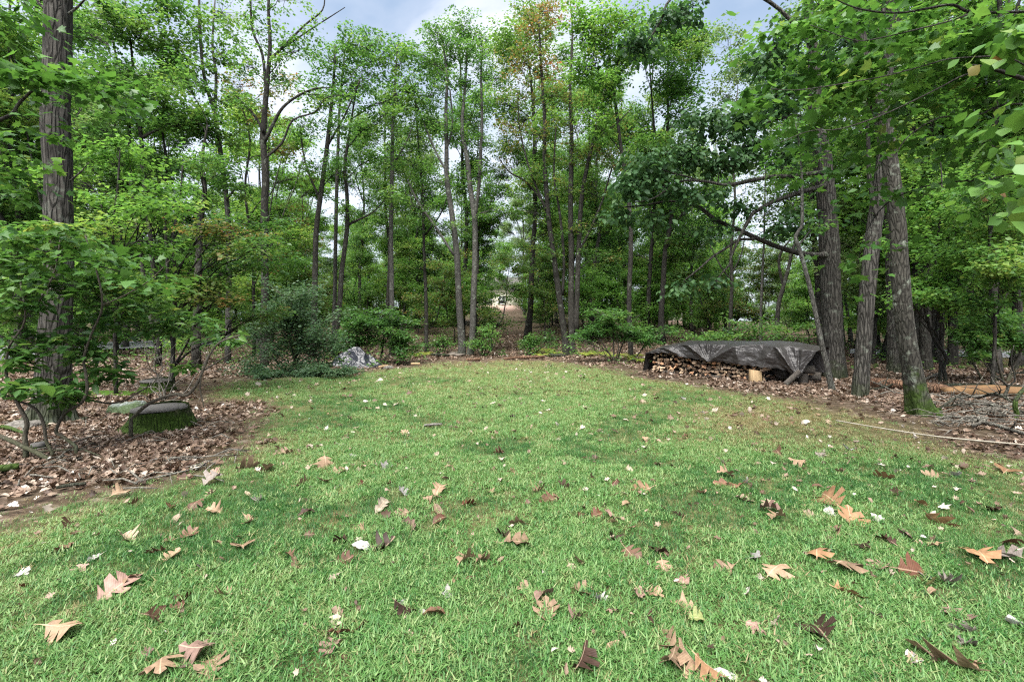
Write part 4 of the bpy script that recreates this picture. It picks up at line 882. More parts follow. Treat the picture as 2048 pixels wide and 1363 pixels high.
# ------------------------------------------------------------------ the wood behind: prototypes, then copies
LX = 1.1
def proto_tree(seed, H, r0, nb, per_n, leafm, bark, spread, lo=.28, lean=.0, L=.125, flat=.6, fork=True):
    r = np.random.default_rng(seed)
    z = np.linspace(-.15, H, 11); wob = np.cumsum(r.normal(0, .10, (11, 2)), 0) * (z[:, None] > 1) + z[:, None] * A([lean, 0]); wob -= wob[0]
    pts = np.column_stack([wob, z]); rad = r0 * np.clip(1.0 - .85 * np.clip(z / H, 0, 1), .1, 1); rad[0] *= 1.5
    st = [smooth_path(pts, rad, 2)]
    if fork:
        for k in range(r.integers(1, 4)):
            i = int(r.integers(3, 7)); a = r.uniform(0, 6.28); p = [pts[i]]; dr = A([math.cos(a) * .45, math.sin(a) * .45, 1.0])
            for s in range(5): dr = nz(dr + A([0, 0, .12]) + r.normal(0, .08, 3)); p.append(p[-1] + dr * (H - pts[i][2]) * .17)
            st.append(smooth_path(A(p), np.linspace(rad[i] * .7, .012, 6), 2))
    tm = MB()
    for s in st: tube(tm, s[0], s[1], 7, rough=.08, seed=seed)
    bl = []
    for k in range(nb):
        f = lo + (1.0 - lo) * (k + .3) / nb
        s = st[int(r.integers(0, len(st)))] if f > .5 else st[0]
        i = int(np.argmin(np.abs(s[0][:, 2] - f * H))); a = r.uniform(0, 6.28)
        w = spread * (1.1 - .55 * abs(f - .6)) * r.uniform(.2, 1)
        rb = spread * r.uniform(.42, .68)
        bl.append((s[0][i] + A([math.cos(a) * w, math.sin(a) * w, r.uniform(-.2, .4)]), A([rb, rb, rb * flat * 1.1]), int(per_n * r.uniform(.6, 1.4) * LX), .5 + r.normal(0, .09)))
    wood, lv = crown(st, bl, r, 'simple', L=L, Wd=L * .68, sig=.26, flat=flat)
    return tm.mesh('trunk', M[bark]), wood.mesh('branches', M[bark]), lv.mesh('crown', leafm, False, True)
PT = [proto_tree(101, 15, .13, 17, 560, M['leaf'], 'fillbark', 1.7), proto_tree(102, 17, .15, 18, 560, M['leaf'], 'fillbark', 1.9, .3), proto_tree(103, 13, .10, 15, 520, M['leafbright'], 'fillbark', 1.6, .25),
      proto_tree(104, 16, .12, 17, 560, M['leafpale'], 'greybark', 1.7, .3), proto_tree(105, 18, .17, 18, 600, M['leaf'], 'darkbark', 2.0, .34), proto_tree(106, 12, .09, 14, 500, M['leafbright'], 'greybark', 1.5, .22, .03)]
PS = [proto_tree(201, 5.5, .045, 13, 240, M['leafbright'], 'fillbark', 1.1, .18, .02, .10, .3, False), proto_tree(202, 4.2, .035, 11, 240, M['leafbright'], 'fillbark', 1.1, .15, -.03, .10, .3, False), proto_tree(203, 6.8, .055, 14, 260, M['leaf'], 'darkbark', 1.3, .2, .02, .10, .3, False),
      proto_tree(204, 3.2, .025, 9, 220, M['leafbright'], 'fillbark', .9, .15, .0, .095, .3, False), proto_tree(205, 5.0, .04, 12, 200, M['leafautumn'], 'fillbark', 1.1, .2, .0, .10, .3, False)]
LM = [(-900, 'left of the thick oak'), (120, 'right of the thick oak'), (300, 'right of the three slim stems'), (530, 'right of the lone dark trunk'), (700, 'behind the tarp heap'), (790, 'left of the twin grey tree'),
      (945, 'around the path'), (1140, 'above the spreading rhododendron'), (1300, 'behind the woodpile\'s left half'), (1470, 'behind the woodpile\'s right half'), (1665, 'right of the big oak'), (1830, 'right of the mossy leaning trunk'), (2048, 'at the right edge of the wood')]
ORD = ['first', 'second', 'third', 'fourth', 'fifth', 'sixth', 'seventh', 'eighth', 'ninth', 'tenth', 'eleventh', 'twelfth', 'thirteenth', 'fourteenth', 'fifteenth', 'sixteenth', 'seventeenth', 'eighteenth', 'nineteenth', 'twentieth']
LOOK_T = ['slender bare-stemmed green tree', 'tall dark green tree', 'light green tree', 'pale grey-green tree', 'stout dark tree', 'pale-stemmed bright tree']
LOOK_S = ['bright layered sapling', 'small leaning bright sapling', 'tall thin sapling', 'waist-high leafy sapling', 'rusty-leaved sapling']
def scatter(protos, looks, n, seed, dr, name, group, smin, smax, gap, accept):
    r = np.random.default_rng(seed); got = []
    tries = 0
    while len(got) < n and tries < 20000:
        tries += 1
        d = dr[0] + (dr[1] - dr[0]) * r.random() ** .8; px = r.uniform(-60, 2110)
        if not accept(px, d, r): continue
        q = stand(px, d)
        if any((q[0] - g[0][0]) ** 2 + (q[1] - g[0][1]) ** 2 < gap ** 2 for g in got): continue
        got.append((q, px, d, int(r.integers(0, len(protos))), r.uniform(0, 6.28), r.uniform(smin, smax)))
    far = lambda d: 'near' if d < dr[0] + (dr[1] - dr[0]) * .28 else ('mid-distance' if d < dr[0] + (dr[1] - dr[0]) * .62 else 'distant')
    keyed = {}
    for g in got:
        z = [w for x, w in LM if x <= g[1]][-1]
        keyed.setdefault((z, g[3], far(g[2])), []).append(g)
    for (z, k, fd), gs in keyed.items():
        gs.sort(key=lambda g: g[1])
        for i, g in enumerate(gs):
            lab = f'{fd} {looks[k]} {z}' + ('' if len(gs) == 1 else f', {ORD[i]} such from left')
            o = empty(name, g[0], lab, 'tree', group)
            o.rotation_euler.z = g[4]; o.scale = (g[5], g[5], g[5] * (1 + .1 * math.sin(g[4] * 3)))
            for nm, me in zip(('trunk', 'branches', 'crown'), protos[k]):
                c = put(nm, me, o)
                if nm != 'trunk': c['kind'] = 'stuff'
    return got
def acc_t(px, d, r):
    side = abs(px - 1060)
    if d < 23 and side < 520: return False
    if 970 < px < 1036 and d < 60: return False
    return True
def acc_s(px, d, r):
    side = abs(px - 1060)
    if d < 20.5 and side < 560: return False
    if d < 14.5: return False
    if 988 < px < 1050 and d < 34 or 998 < px < 1036 and d < 48 or 972 < px < 1010 and d < 60 and d > 30: return False
    if 1230 < px < 1290 and d < 24: return False
    return True
PU = [proto_tree(401, 9, .06, 16, 480, M['leafbright'], 'fillbark', 1.9, .06, .0, .13, .5, False), proto_tree(402, 8, .05, 15, 480, M['leaf'], 'darkbark', 1.9, .05, .02, .13, .5, False), proto_tree(403, 10, .07, 17, 480, M['leafpale'], 'fillbark', 2.0, .08, .0, .13, .5, False)]
LOOK_U = ['bushy bright understory tree', 'bushy green understory tree', 'bushy pale understory tree']
scatter(PU, LOOK_U, 100, 305, (34, 105), 'understory_tree', 'bushy understory trees deep in the wood', .7, 1.3, 1.6, lambda px, d, r: not (1000 < px < 1032 and d < 48) and not (972 < px < 1010 and d < 61))
scatter(PT, [w.replace('tree', 'edge tree') for w in LOOK_T], 15, 306, (12.5, 18), 'edge_tree', 'trees at the near sides of the wood', .8, 1.05, 1.6, lambda px, d, r: (px < 150 and d > 14) or px > 1760)
scatter(PT, LOOK_T, 200, 301, (17, 85), 'woodland_tree', 'trees of the wood behind the clearing', .8, 1.15, 1.3, acc_t)
scatter(PS, LOOK_S, 240, 302, (14.5, 60), 'sapling', 'saplings in the wood behind the clearing', .75, 1.3, 1.0, acc_s)
# ------------------------------------------------------------------ stumps, stones, woodpile
m, t, o = new_mat('cut_wood'); g = NT(t)
tc = g.n('ShaderNodeTexCoord').outputs['Object']
wv = g.n('ShaderNodeTexWave', {'Scale': 9.0, 'Distortion': 3.0, 'Detail': 3}, wave_type='RINGS', rings_direction='Z'); g.l(tc, wv.inputs['Vector'])
c = g.mix(wv.outputs['Fac'], (.055, .051, .048), (.105, .10, .095)); c = g.mix(g.noise(tc, 30, 5, .7), c, (.06, .055, .05))
b = g.n('ShaderNodeBsdfPrincipled', {'Base Color': c, 'Roughness': .85}); g.l(b.outputs[0], o.inputs[0]); M['cutgrey'] = m
def stump(px, py, rb, rt_, h, label, mat, seed):
    q = ground(px, py); q[1] += rb * .5; q[0] *= q[1] / (q[1] - rb * .5); q[2] = float(hgt(q[0], q[1]))
    r = empty('tree_stump', q, label, 'stump')
    z = np.linspace(-.12, h, 14); f = np.clip(z / h, 0, 1)
    rad = rt_ + (rb - rt_) * (1 - f) ** 1.6
    pts = np.column_stack([.02 * np.sin(z * 5), .02 * np.cos(z * 7), z])
    put('bark', tube(MB(), pts, rad, 72, rough=.13, seed=seed, cap=False, lobes=7).mesh('bark', mat), r)
    th = np.arange(40) / 40 * 2 * math.pi; rr = rt_ * (1.02 + .05 * np.sin(th * 3 + seed) + .03 * np.sin(th * 7))
    v = np.column_stack([np.cos(th) * rr + pts[-1, 0], np.sin(th) * rr + pts[-1, 1], np.full(40, h + .004)])
    v = np.vstack([v, v - A([0, 0, .03]), [[pts[-1, 0], pts[-1, 1], h + .008]]]); j = np.arange(40); j2 = (j + 1) % 40
    put('cut_face', MB().add(v, np.stack([j + 40, j2 + 40, j2, j], 1), np.stack([j, j2, np.full(40, 80)], 1)).mesh('cut_face', M['cutgrey'], False), r)
    return r
stump(318, 866, .43, .30, .31, 'broad mossy stump with a grey sawn top, nearest of the two big stumps', M['stumpbark'], 1)
stump(312, 788, .35, .26, .27, 'mossy stump further back behind the broad one, thin trunk beside it', M['stumpbark'], 2)
stump(75, 904, .075, .07, .09, 'small dark sawn stub between the rhododendron stems', M['stumpbark'], 3)

def rock(name, px, py, sx, sy, sz, mat, seed, label, cat='rock', dy=.5):
    q = ground(px, py); q[1] += sy * dy; q[2] = float(hgt(q[0], q[1]))
    nu, nv = 26, 14; u = np.arange(nu) / nu * 2 * math.pi; v = np.linspace(-.5 * math.pi, .5 * math.pi, nv)
    U, V_ = np.meshgrid(u, v); x, y, z = np.cos(V_) * np.cos(U), np.cos(V_) * np.sin(U), np.sin(V_)
    k = 1 + .95 * (fbm(x * 1.6 + 9 + seed, y * 1.6 + z * 1.3 + 20, seed % 5, 4) - .5)
    vv = np.stack([x * k * sx, y * k * sy, z * k * sz], -1).reshape(-1, 3)
    i = np.arange(nv - 1)[:, None] * nu; j = np.arange(nu)[None]; j2 = (j + 1) % nu
    qd = np.stack([i + j, i + j2, i + nu + j2, i + nu + j], -1).reshape(-1, 4)
    o = put(name, MB().add(vv, qd).mesh(name, mat), None, q)
    return tag(o, label, cat)
M['lichenrock'] = bark_mat('lichen_rock', (.08, .088, .085), (.26, .285, .275), 5, 1, .5, .75, .42, .5, .1)
M['greyrock'] = bark_mat('grey_rock', (.07, .064, .056), (.20, .185, .165), 5, 1, .5, .0, .3, .3, .1)
rock('boulder', 242, 828, .27, .26, .19, M['lichenrock'], 2, 'flat pale lichen-covered boulder with a mossy shoulder beside the stumps')
rock('boulder', 36, 858, .22, .18, .10, M['greyrock'], 4, 'low tan rock left of the thick oak\'s foot')
rock('rock', 772, 737, .22, .10, .09, M['greyrock'], 5, 'small grey rock at the right end of the tarp heap')
M['mossmat'] = simple_mat('moss_mat', (.02, .05, .006), (.08, .15, .02), 20, .95, .1, .8, .02)
rock('moss_mound', 195, 792, .85, .35, .05, M['mossmat'], 6, 'flat bright moss patch in front of the further stump', 'moss')
rock('moss_mound', 70, 845, .40, .2, .06, M['mossmat'], 7, 'moss cushion round the foot of the thick oak', 'moss')

# ---- the woodpile
PA, PB = ground(1299, 744), ground(1604, 770)
UD = nz((PB - PA) * A([1, 1, 0])); ND = A([-UD[1], UD[0], 0]); ND = ND * np.sign(ND[1]); LEN = float(np.linalg.norm((PB - PA)[:2]))
def on_face(px, py, back=0.0):
    """point of the pile's front plane (moved back) seen at a pixel -> (u along the pile, height z)"""
    dv = A([(px - CX) / F, 1, -(py - HOR) / F]); o0 = A([0, 0, EYE])
    s = ((PA + ND * back - o0) @ ND) / (dv @ ND); q = o0 + dv * s
    return float((q - PA) @ UD), float(q[2])
def pile(u, b, z): return PA * A([1, 1, 0]) + UD * u + ND * b + A([0, 0, z])
HEM = [on_face(*p) for p in [(1299, 706), (1325, 704), (1365, 712), (1400, 718), (1421, 721), (1437, 722), (1470, 726), (1500, 730), (1530, 733), (1562, 736), (1582, 743), (1601, 753), (1609, 744), (1617, 728), (1627, 713), (1642, 697)]]
TOP = [on_face(*p, .35) for p in [(1300, 701), (1325, 690), (1350, 686), (1378, 680), (1420, 680), (1470, 681), (1520, 681), (1552, 680), (1580, 682), (1610, 686), (1642, 692)]]
hu, hz_ = A(HEM).T; tu, tz = A(TOP).T
hem = lambda u: np.interp(u, np.maximum.accumulate(hu + np.arange(len(hu)) * 1e-6), hz_)
top = lambda u: np.interp(u, np.maximum.accumulate(tu + np.arange(len(tu)) * 1e-6), tz)
RW = np.random.default_rng(400)
# split logs: end grain faces the lawn
M['endgrain'] = simple_mat('split_wood_end', (.30, .215, .15), (.62, .49, .36), 22, .85, .2, .6, .006, (1, 1, 1), True)
M['logbark'] = bark_mat('log_bark', (.035, .030, .026), (.13, .115, .10), 14, .3, .6, 0, .5, .3, .5, .01)
def log_mesh(seed):
    r = np.random.default_rng(seed); n = int(r.integers(3, 6)); kind = r.random()
    th = np.sort((np.arange(n) + r.uniform(-.28, .28, n)) / n * 2 * math.pi); rr = r.uniform(.72, 1.05, n)
    o2 = np.column_stack([np.cos(th) * rr, np.sin(th) * rr * r.uniform(.6, .95)])
    if kind < .3:
        th = np.arange(9) / 8 * math.pi; o2 = np.column_stack([np.cos(th) * .95, np.sin(th) * .85 - .3]); n = 9
    front = np.column_stack([o2[:, 0], r.uniform(-.04, .04, n) * 4, o2[:, 1]]); bk = np.column_stack([o2[:, 0] * .96, np.full(n, 1.0), o2[:, 1] * .96])
    c = A([[0, r.uniform(-.1, .1), 0]]); j = np.arange(n); j2 = (j + 1) % n
    mb = MB().add(np.vstack([front, c]), None, np.stack([j, j2, np.full(n, n)], 1), m=0)
    mb.add(np.vstack([front, bk]), np.stack([j2, j, j + n, j2 + n], 1), m=1)
    return mb.mesh('split_log', [M['endgrain'], M['logbark'] if kind < .55 else M['endgrain']], False)
LOGS = [log_mesh(500 + k) for k in range(16)]
rows = []
z, row = .07, 0
ROWW = ['bottom', 'second', 'third', 'fourth', 'fifth', 'sixth', 'seventh', 'eighth', 'ninth', 'tenth', 'eleventh', 'twelfth']
def nth(k):
    if k < 20: return ORD[k]
    n = k + 1; return f'{n}' + ('th' if 10 < n % 100 < 14 else {1: 'st', 2: 'nd', 3: 'rd'}.get(n % 10, 'th'))
while z < 1.0:
    u = .05 + RW.uniform(0, .05); k = 0
    while u < LEN * .80:
        w = RW.uniform(.075, .135)
        zz = z + RW.uniform(-.032, .032) + .012 * math.sin(u * 3)
        if zz < min(hem(u) + .10, top(u) - .07):
            uu = u + w * .5
            o = put('split_log', LOGS[int(RW.integers(0, 16))], None, pile(uu, RW.uniform(.02, .085), zz + float(hgt(*pile(uu, 0, 0)[:2]))))
            ang = math.atan2(UD[1], UD[0])
            from mathutils import Matrix, Vector
            sx, sz = w * .57, RW.uniform(.05, .085)
            o.rotation_euler = (0, RW.uniform(-.95, .95) + (math.pi if RW.random() < .4 else 0), ang); o.rotation_mode = 'XYZ'
            o.scale = (sx, .42, sz)
            cc = RW.choice(5); o.color = [(1.25, 1.2, 1.1, 1), (.95, .87, .8, 1), (.62, .56, .53, 1), (1.4, 1.05, .85, 1), (.5, .46, .44, 1)][cc]
            hue = ['tan', 'dull brown', 'dark brown', 'reddish', 'blackened'][cc]
            k += 1
            tag(o, f'{hue} split log in the {ROWW[row]} row of the woodpile, {nth(k - 1)} from its left end', 'firewood', 'split logs stacked under the tarp')
        u += w * 1.02
    z += .108; row += 1
# the dark body of logs behind, seen at the open right end
for k in range(9):
    u = LEN * RW.uniform(.74, 1.04); zz = RW.uniform(.10, .55)
    p0, p1 = pile(u - .22, .35 + RW.uniform(-.1, .25), zz), pile(u + .25, .35 + RW.uniform(-.1, .25), zz + RW.uniform(-.06, .06))
    tag(put('round_log', tube(MB(), A([p0, p1]), A([.075, .07]) * RW.uniform(.8, 1.2), 10, rough=.08, seed=k).mesh('round_log', M['logbark'])),
        f'dark round log under the tarp\'s right end, {nth(k)} in', 'log', 'round logs under the right end of the tarp')
def prism(name, label, base, axis, L, r0, mats, n=9, seed=0, flat=0, cat='log'):
    """a round or split log: bark round it, sawn ends"""
    r = np.random.default_rng(seed); axis = nz(axis); ref = A([0, 0, 1.0]) if abs(axis[2]) < .9 else A([1.0, 0, 0])
    a = nz(np.cross(axis, ref)); b_ = np.cross(axis, a)
    th = np.arange(n) / n * 2 * math.pi; rr = r0 * r.uniform(.9, 1.08, n)
    o2 = np.column_stack([np.cos(th) * rr, np.sin(th) * rr])
    if flat: o2[:, 1] = np.minimum(o2[:, 1], r0 * flat)
    rings = [A(base) + axis * s + o2[:, :1] * f * a + o2[:, 1:] * f * b_ for s, f in ((0, 1.03), (L * .5, 1), (L, .97))]
    j = np.arange(n); j2 = (j + 1) % n; mb = MB()
    mb.add(np.vstack(rings), np.vstack([np.stack([j, j2, j2 + n, j + n], 1), np.stack([j + n, j2 + n, j2 + 2 * n, j + 2 * n], 1)]), m=0)
    for ring, f in ((rings[0], 0), (rings[2], 1)):
        mb.add(np.vstack([ring, ring.mean(0)[None]]), None, np.stack([j, j2, np.full(n, n)], 1), m=1)
    cc = A(base); mb.v = [v - cc for v in mb.v]
    return tag(put(name, mb.mesh(name, mats, False), None, cc), label, cat)
M['palewood'] = simple_mat('pale_split_wood', (.20, .135, .075), (.36, .26, .145), 5, .8, .2, .6, .01, (6, 6, .6))
M['redwood'] = simple_mat('reddish_split_wood', (.13, .075, .052), (.30, .19, .13), 5, .85, .2, .7, .01, (9, 9, .6))
g0 = ground(1494, 760); prism('firewood_log', 'dark round log leaning against the front of the woodpile left of the pale block', g0 + A([0, 0, .05]), UD * .55 + A([0, 0, .8]), .36, .085, [M['logbark'], M['cutgrey']], 12, 1)
g0 = ground(1514, 765)
r0_ = empty('split_block', g0, 'pale freshly split block standing upright in front of the woodpile', 'log')
mb = MB(); mb.add([[-.10, 0, -.02], [.13, -.02, -.02], [.16, .20, -.02], [-.11, .19, -.02], [-.11, .01, .30], [.10, -.01, .29], [.19, .20, .28], [-.10, .19, .31]], [[0, 1, 5, 4], [1, 2, 6, 5], [2, 3, 7, 6], [3, 0, 4, 7], [4, 5, 6, 7]])
put('block', mb.mesh('block', M['palewood'], False), r0_)
put('bark', MB().add([[.145, -.01, -.02], [.19, .19, -.02], [.15, .23, -.02], [.115, .003, .29], [.215, .19, .28], [.17, .23, .28]], [[0, 1, 4, 3], [1, 2, 5, 4]], [[3, 4, 5]]).mesh('bark', M['logbark'], False), r0_)
for k in range(5):
    g0 = ground(1546 + k * 6.0, 761 - k * 1.0)
    prism('split_stick', f'reddish split stick leaning upright under the tarp hem, {ORD[k]} from the left of five', g0, UD * (.24 + .03 * k) + ND * .2 + A([0, 0, 1]), .30 + .02 * math.sin(k * 2), .032, [M['redwood'], M['redwood']], 5, 20 + k, .5, 'firewood').__setitem__('group', 'reddish split sticks under the tarp hem')
g0 = ground(1571, 772); prism('firewood_log', 'grey log slanting out from under the tarp\'s drooping corner', g0 + A([0, 0, .05]), UD * .6 + ND * .4 + A([0, 0, .75]), .42, .06, [M['logbark'], M['cutgrey']], 10, 3)
g0 = ground(1606, 769); prism('firewood_log', 'dark upright log below the tip of the tarp\'s drooping corner', g0, A([.1, .05, 1]), .26, .09, [M['logbark'], M['cutgrey']], 12, 4)
g0 = ground(1634, 756); prism('firewood_log', 'rough brown log propped on end between the tarp and the big oak', g0, A([.25, .1, 1]), .36, .085, [M['logbark'], M['redwood']], 12, 5)
g0 = ground(1532, 760); prism('firewood_log', 'short brown wedge lying between the pale block and the reddish sticks', g0 + A([0, 0, .05]), UD + A([0, 0, .2]), .2, .06, [M['redwood'], M['redwood']], 5, 6)
M['palestick'] = simple_mat('bleached_stick', (.20, .18, .14), (.34, .31, .25), 12, .9, .2, .3, .005)
M['oldboard'] = simple_mat('weathered_board', (.10, .085, .07), (.22, .19, .16), 6, .9, .2, .5, .01, (1, 8, 8))
def board(name, label, p0, p1, w, h, mat, cat='board'):
    d = nz(p1 - p0); s = nz(np.cross(d, A([0, 0, 1.0]))); u = np.cross(s, d); v = []
    for e_ in (p0, p1): v += [e_ - s * w / 2 - u * h / 2, e_ + s * w / 2 - u * h / 2, e_ + s * w / 2 + u * h / 2, e_ - s * w / 2 + u * h / 2]
    c = (p0 + p1) / 2
    return tag(put(name, MB().add(A(v) - c, [[3, 2, 1, 0], [4, 5, 6, 7], [0, 1, 5, 4], [1, 2, 6, 5], [2, 3, 7, 6], [3, 0, 4, 7]]).mesh(name, mat, False), None, c), label, cat)
board('base_board', 'grey board lying under the left end of the woodpile', ground(1312, 744) + A([0, 0, .05]), ground(1352, 748) + A([0, 0, .05]), .12, .05, M['oldboard'])
board('base_rail', 'dark rail along the foot of the woodpile', ground(1358, 747) + A([0, 0, .04]), ground(1440, 757) + A([0, 0, .04]), .08, .06, M['logbark'])

# ---- the tarp: back, top, front panels, with gathered pleats running to the pulled-down points
m, t, o = new_mat('tarp'); g = NT(t)
tc = g.n('ShaderNodeTexCoord').outputs['Object']
n1 = g.noise(g.mapping(tc, (1, 1, 1.6), (0, .5, .3)), 6, 2, .5, .9); vv_ = g.n('ShaderNodeTexVoronoi', {'Scale': 6.5}, feature='DISTANCE_TO_EDGE')
wsum = g.n('ShaderNodeVectorMath', operation='ADD'); nn_ = g.n('ShaderNodeTexNoise', {'Scale': 4.0, 'Detail': 3}); g.l(tc, nn_.inputs['Vector']); g.l(tc, wsum.inputs[0])
sc_ = g.n('ShaderNodeVectorMath', operation='SCALE'); g.l(nn_.outputs['Color'], sc_.inputs[0]); sc_.inputs['Scale'].default_value = .3; g.l(sc_.outputs[0], wsum.inputs[1]); g.l(wsum.outputs[0], vv_.inputs['Vector'])
cre = g.ramp(vv_.outputs['Distance'], [(0, (0, 0, 0)), (.16, (1, 1, 1))])
hh = g.math('ADD', g.math('MULTIPLY', cre, .45), n1)
bp = g.n('ShaderNodeBump', {'Strength': .35, 'Distance': .03, 'Height': hh})
c = g.mix(g.noise(tc, 3, 4, .6), (.020, .0185, .0185), (.052, .047, .045))
b = g.n('ShaderNodeBsdfPrincipled', {'Base Color': c, 'Roughness': .37, 'Specular IOR Level': .42, 'Normal': bp.outputs[0]}); g.l(b.outputs[0], o.inputs[0]); M['tarp'] = m
NU, NV = 220, 64
ug = np.linspace(-.10, float(hu.max()) + .02, NU); Ug, Vg = np.meshgrid(ug, np.linspace(0, 1, NV))
zt, zh = top(Ug), hem(Ug)
zh = np.minimum(zh, zt - .02)
depth = .80
# v: 0..0.25 back, 0.25..0.5 over the top, 0.5..1 down the front
bk = Vg < .25; tp = (Vg >= .25) & (Vg < .5)
fr = np.clip((Vg - .5) / .5, 0, 1); tf = np.clip((Vg - .25) / .25, 0, 1); bf = np.clip(Vg / .25, 0, 1)
b_ = np.where(bk, depth, np.where(tp, depth + (-.0 - depth) * tf, 0)) 
zz = np.where(bk, .25 + (zt - .06 - .25) * bf, np.where(tp, zt - .06 + .06 * np.sin(tf * math.pi) - .03 * tf, zt - .09 + (zh - zt + .09) * fr))
out = np.where(fr > 0, -.05 - .05 * np.sin(fr * math.pi * .5), -.02 * tf)
# pleats: fans of ridges from the pulled points up to the shoulders
def fan(pu, pz, r0, seed, amp, half, tilt=0):
    du, dz = Ug - pu, (zt - .09 + (zh - zt + .09) * fr) - pz
    ang = np.arctan2(du, np.maximum(dz, .01)) - tilt; rr = np.hypot(du, dz)
    w = np.exp(-(ang / half) ** 2) * sstep(0, .06, rr) * np.exp(-(rr / r0) ** 2)
    return amp * w * (np.sin(ang * 17 + seed) * .65 + np.sin(ang * 31 + seed * 2) * .35) * np.minimum(rr / .2, 1.2) * (fr > 0)
pu1, pz1 = on_face(1421, 721); pu2, pz2 = on_face(1601, 753)
out = out + fan(pu1, pz1, .7, 1, .05, .8) + fan(pu2, pz2, .9, 2, .06, .45, -.35)
# taut ridges from the shoulders to the pulled-down points, flat facets between
def ridge(pa, pb, h, w):
    ua, ub = on_face(*pa)[0], on_face(*pb)[0]
    return h * np.clip(1 - np.abs(Ug - (ua + (ub - ua) * fr)) / w, 0, 1) * sstep(0, .08, fr)
rs_ = np.zeros_like(Ug)
for pa, pb, h, w in [((1378, 680), (1420, 721), .11, .22), ((1475, 681), (1423, 721), .12, .26), ((1440, 681), (1422, 721), .06, .10), ((1475, 681), (1484, 728), .10, .16), ((1552, 680), (1600, 753), .16, .26), ((1552, 680), (1530, 733), .12, .22), ((1330, 690), (1365, 712), .08, .20), ((1610, 686), (1603, 750), .10, .18)]:
    rs_ = np.maximum(rs_, ridge(pa, pb, h, w))
out = out - rs_
# broad facets: the sheet bulges between its shoulders and is drawn in at the pulled points
fu = A([on_face(p, 690)[0] for p in (1299, 1330, 1378, 1421, 1475, 1520, 1552, 1601, 1642)])
out = out - .03 * np.interp(Ug, fu, [0, .5, 1, -.2, 1, .2, 1.1, -.3, .2]) * np.sin(np.clip(fr, 0, 1) * math.pi) * (fr > 0)
rid = lambda u, v, k: 1 - np.abs(fbm(u, v, k, 4) - .5) * 2
cr_ = (rid(Ug * 1.7 + Vg * 2 + 3, Vg * 4.5 - Ug * 1.0 + 5, 1) - .72) * .055
out = out - cr_ * (fr > 0) ; zz = zz + np.where(tp, cr_ * .5, 0)
zz = zz + np.where(fr <= 0, 0, .012 * np.sin(Ug * 31) * fr)
gz = float(hgt(*PA[:2]))
V3 = (PA * A([1, 1, 0]))[None, None] + UD * Ug[..., None] + ND * (b_ + out)[..., None] + A([0, 0, 1.0]) * (zz + 0)[..., None]
i = np.arange(NV - 1)[:, None] * NU + np.arange(NU - 1)[None]
mbt = MB().add(V3, np.stack([i, i + 1, i + NU + 1, i + NU], -1).reshape(-1, 4))
# left flap: drapes to the ground at the left end
ll = []
for a in np.linspace(0, 1, 16):
    zt0 = top(-.10) - .06
    for w in np.linspace(0, 1, 14):
        ll.append(pile(-.10 - .10 * a - .04 * math.sin(w * 17) * a, -.03 + w * (depth + .02), zt0 - (zt0 - .02) * a + .02 * math.sin(w * 23 + a * 4)))
i = np.arange(15)[:, None] * 14 + np.arange(13)[None]
mbf = MB().add(A(ll), np.stack([i, i + 1, i + 15, i + 14], -1).reshape(-1, 4))
tr_ = empty('tarp', pile(LEN / 2, .4, 0), 'dark brown-black plastic tarp stretched over the woodpile, gathered into pleats', 'tarp')
put('sheet', shift(mbt, A(tr_.location)).mesh('sheet', M['tarp']), tr_)
put('end_flap', shift(mbf, A(tr_.location)).mesh('end_flap', M['tarp']), tr_)

# ---- crumpled tarp heap
m2 = bpy.data.materials['tarp'].copy(); m2.name = 'blue_black_tarp'
for nd in m2.node_tree.nodes:
    if nd.type == 'BSDF_PRINCIPLED': nd.inputs['Roughness'].default_value = .3; nd.inputs['Specular IOR Level'].default_value = .45
    if nd.type == 'MIX' and nd.data_type == 'RGBA': nd.inputs[6].default_value = (.008, .009, .012, 1); nd.inputs[7].default_value = (.026, .029, .038, 1)
q = ground(703, 735); q[1] += .5; q[2] = float(hgt(q[0], q[1]))
n = 110; xg, yg = np.meshgrid(np.linspace(-1, 1, n), np.linspace(-1, 1, n)); rr = np.hypot(xg, yg * 1.05)
prof = .40 * np.exp(-((xg + .05) / .30) ** 2 - (yg / .5) ** 2) + .26 * np.exp(-((xg - .38) / .4) ** 2 - (yg / .6) ** 2) + .28 * np.exp(-((xg + .5) / .34) ** 2 - (yg / .5) ** 2)
rg = 1 - np.abs(fbm(xg * 2.2 + 11 + yg, yg * 2.0 - xg * .8 + 4, 2, 3) - .5) * 2.6
zz = prof * (1 + .4 * (rg - .5)) + .16 * (rg - .6) * sstep(.02, .12, prof) - .02
zz = np.where(rr > .98, -.03, zz)
v = np.stack([xg * .95 + .06 * (fbm(xg * 3, yg * 3, 1, 2) - .5), yg * .6, zz], -1)
i = np.arange(n - 1)[:, None] * n + np.arange(n - 1)[None]
tag(put('tarp_heap', MB().add(v, np.stack([i, i + 1, i + n + 1, i + n], -1).reshape(-1, 4)).mesh('tarp_heap', m2), None, q), 'crumpled blue-black tarp heaped between the holly and the round rhododendron', 'tarp')

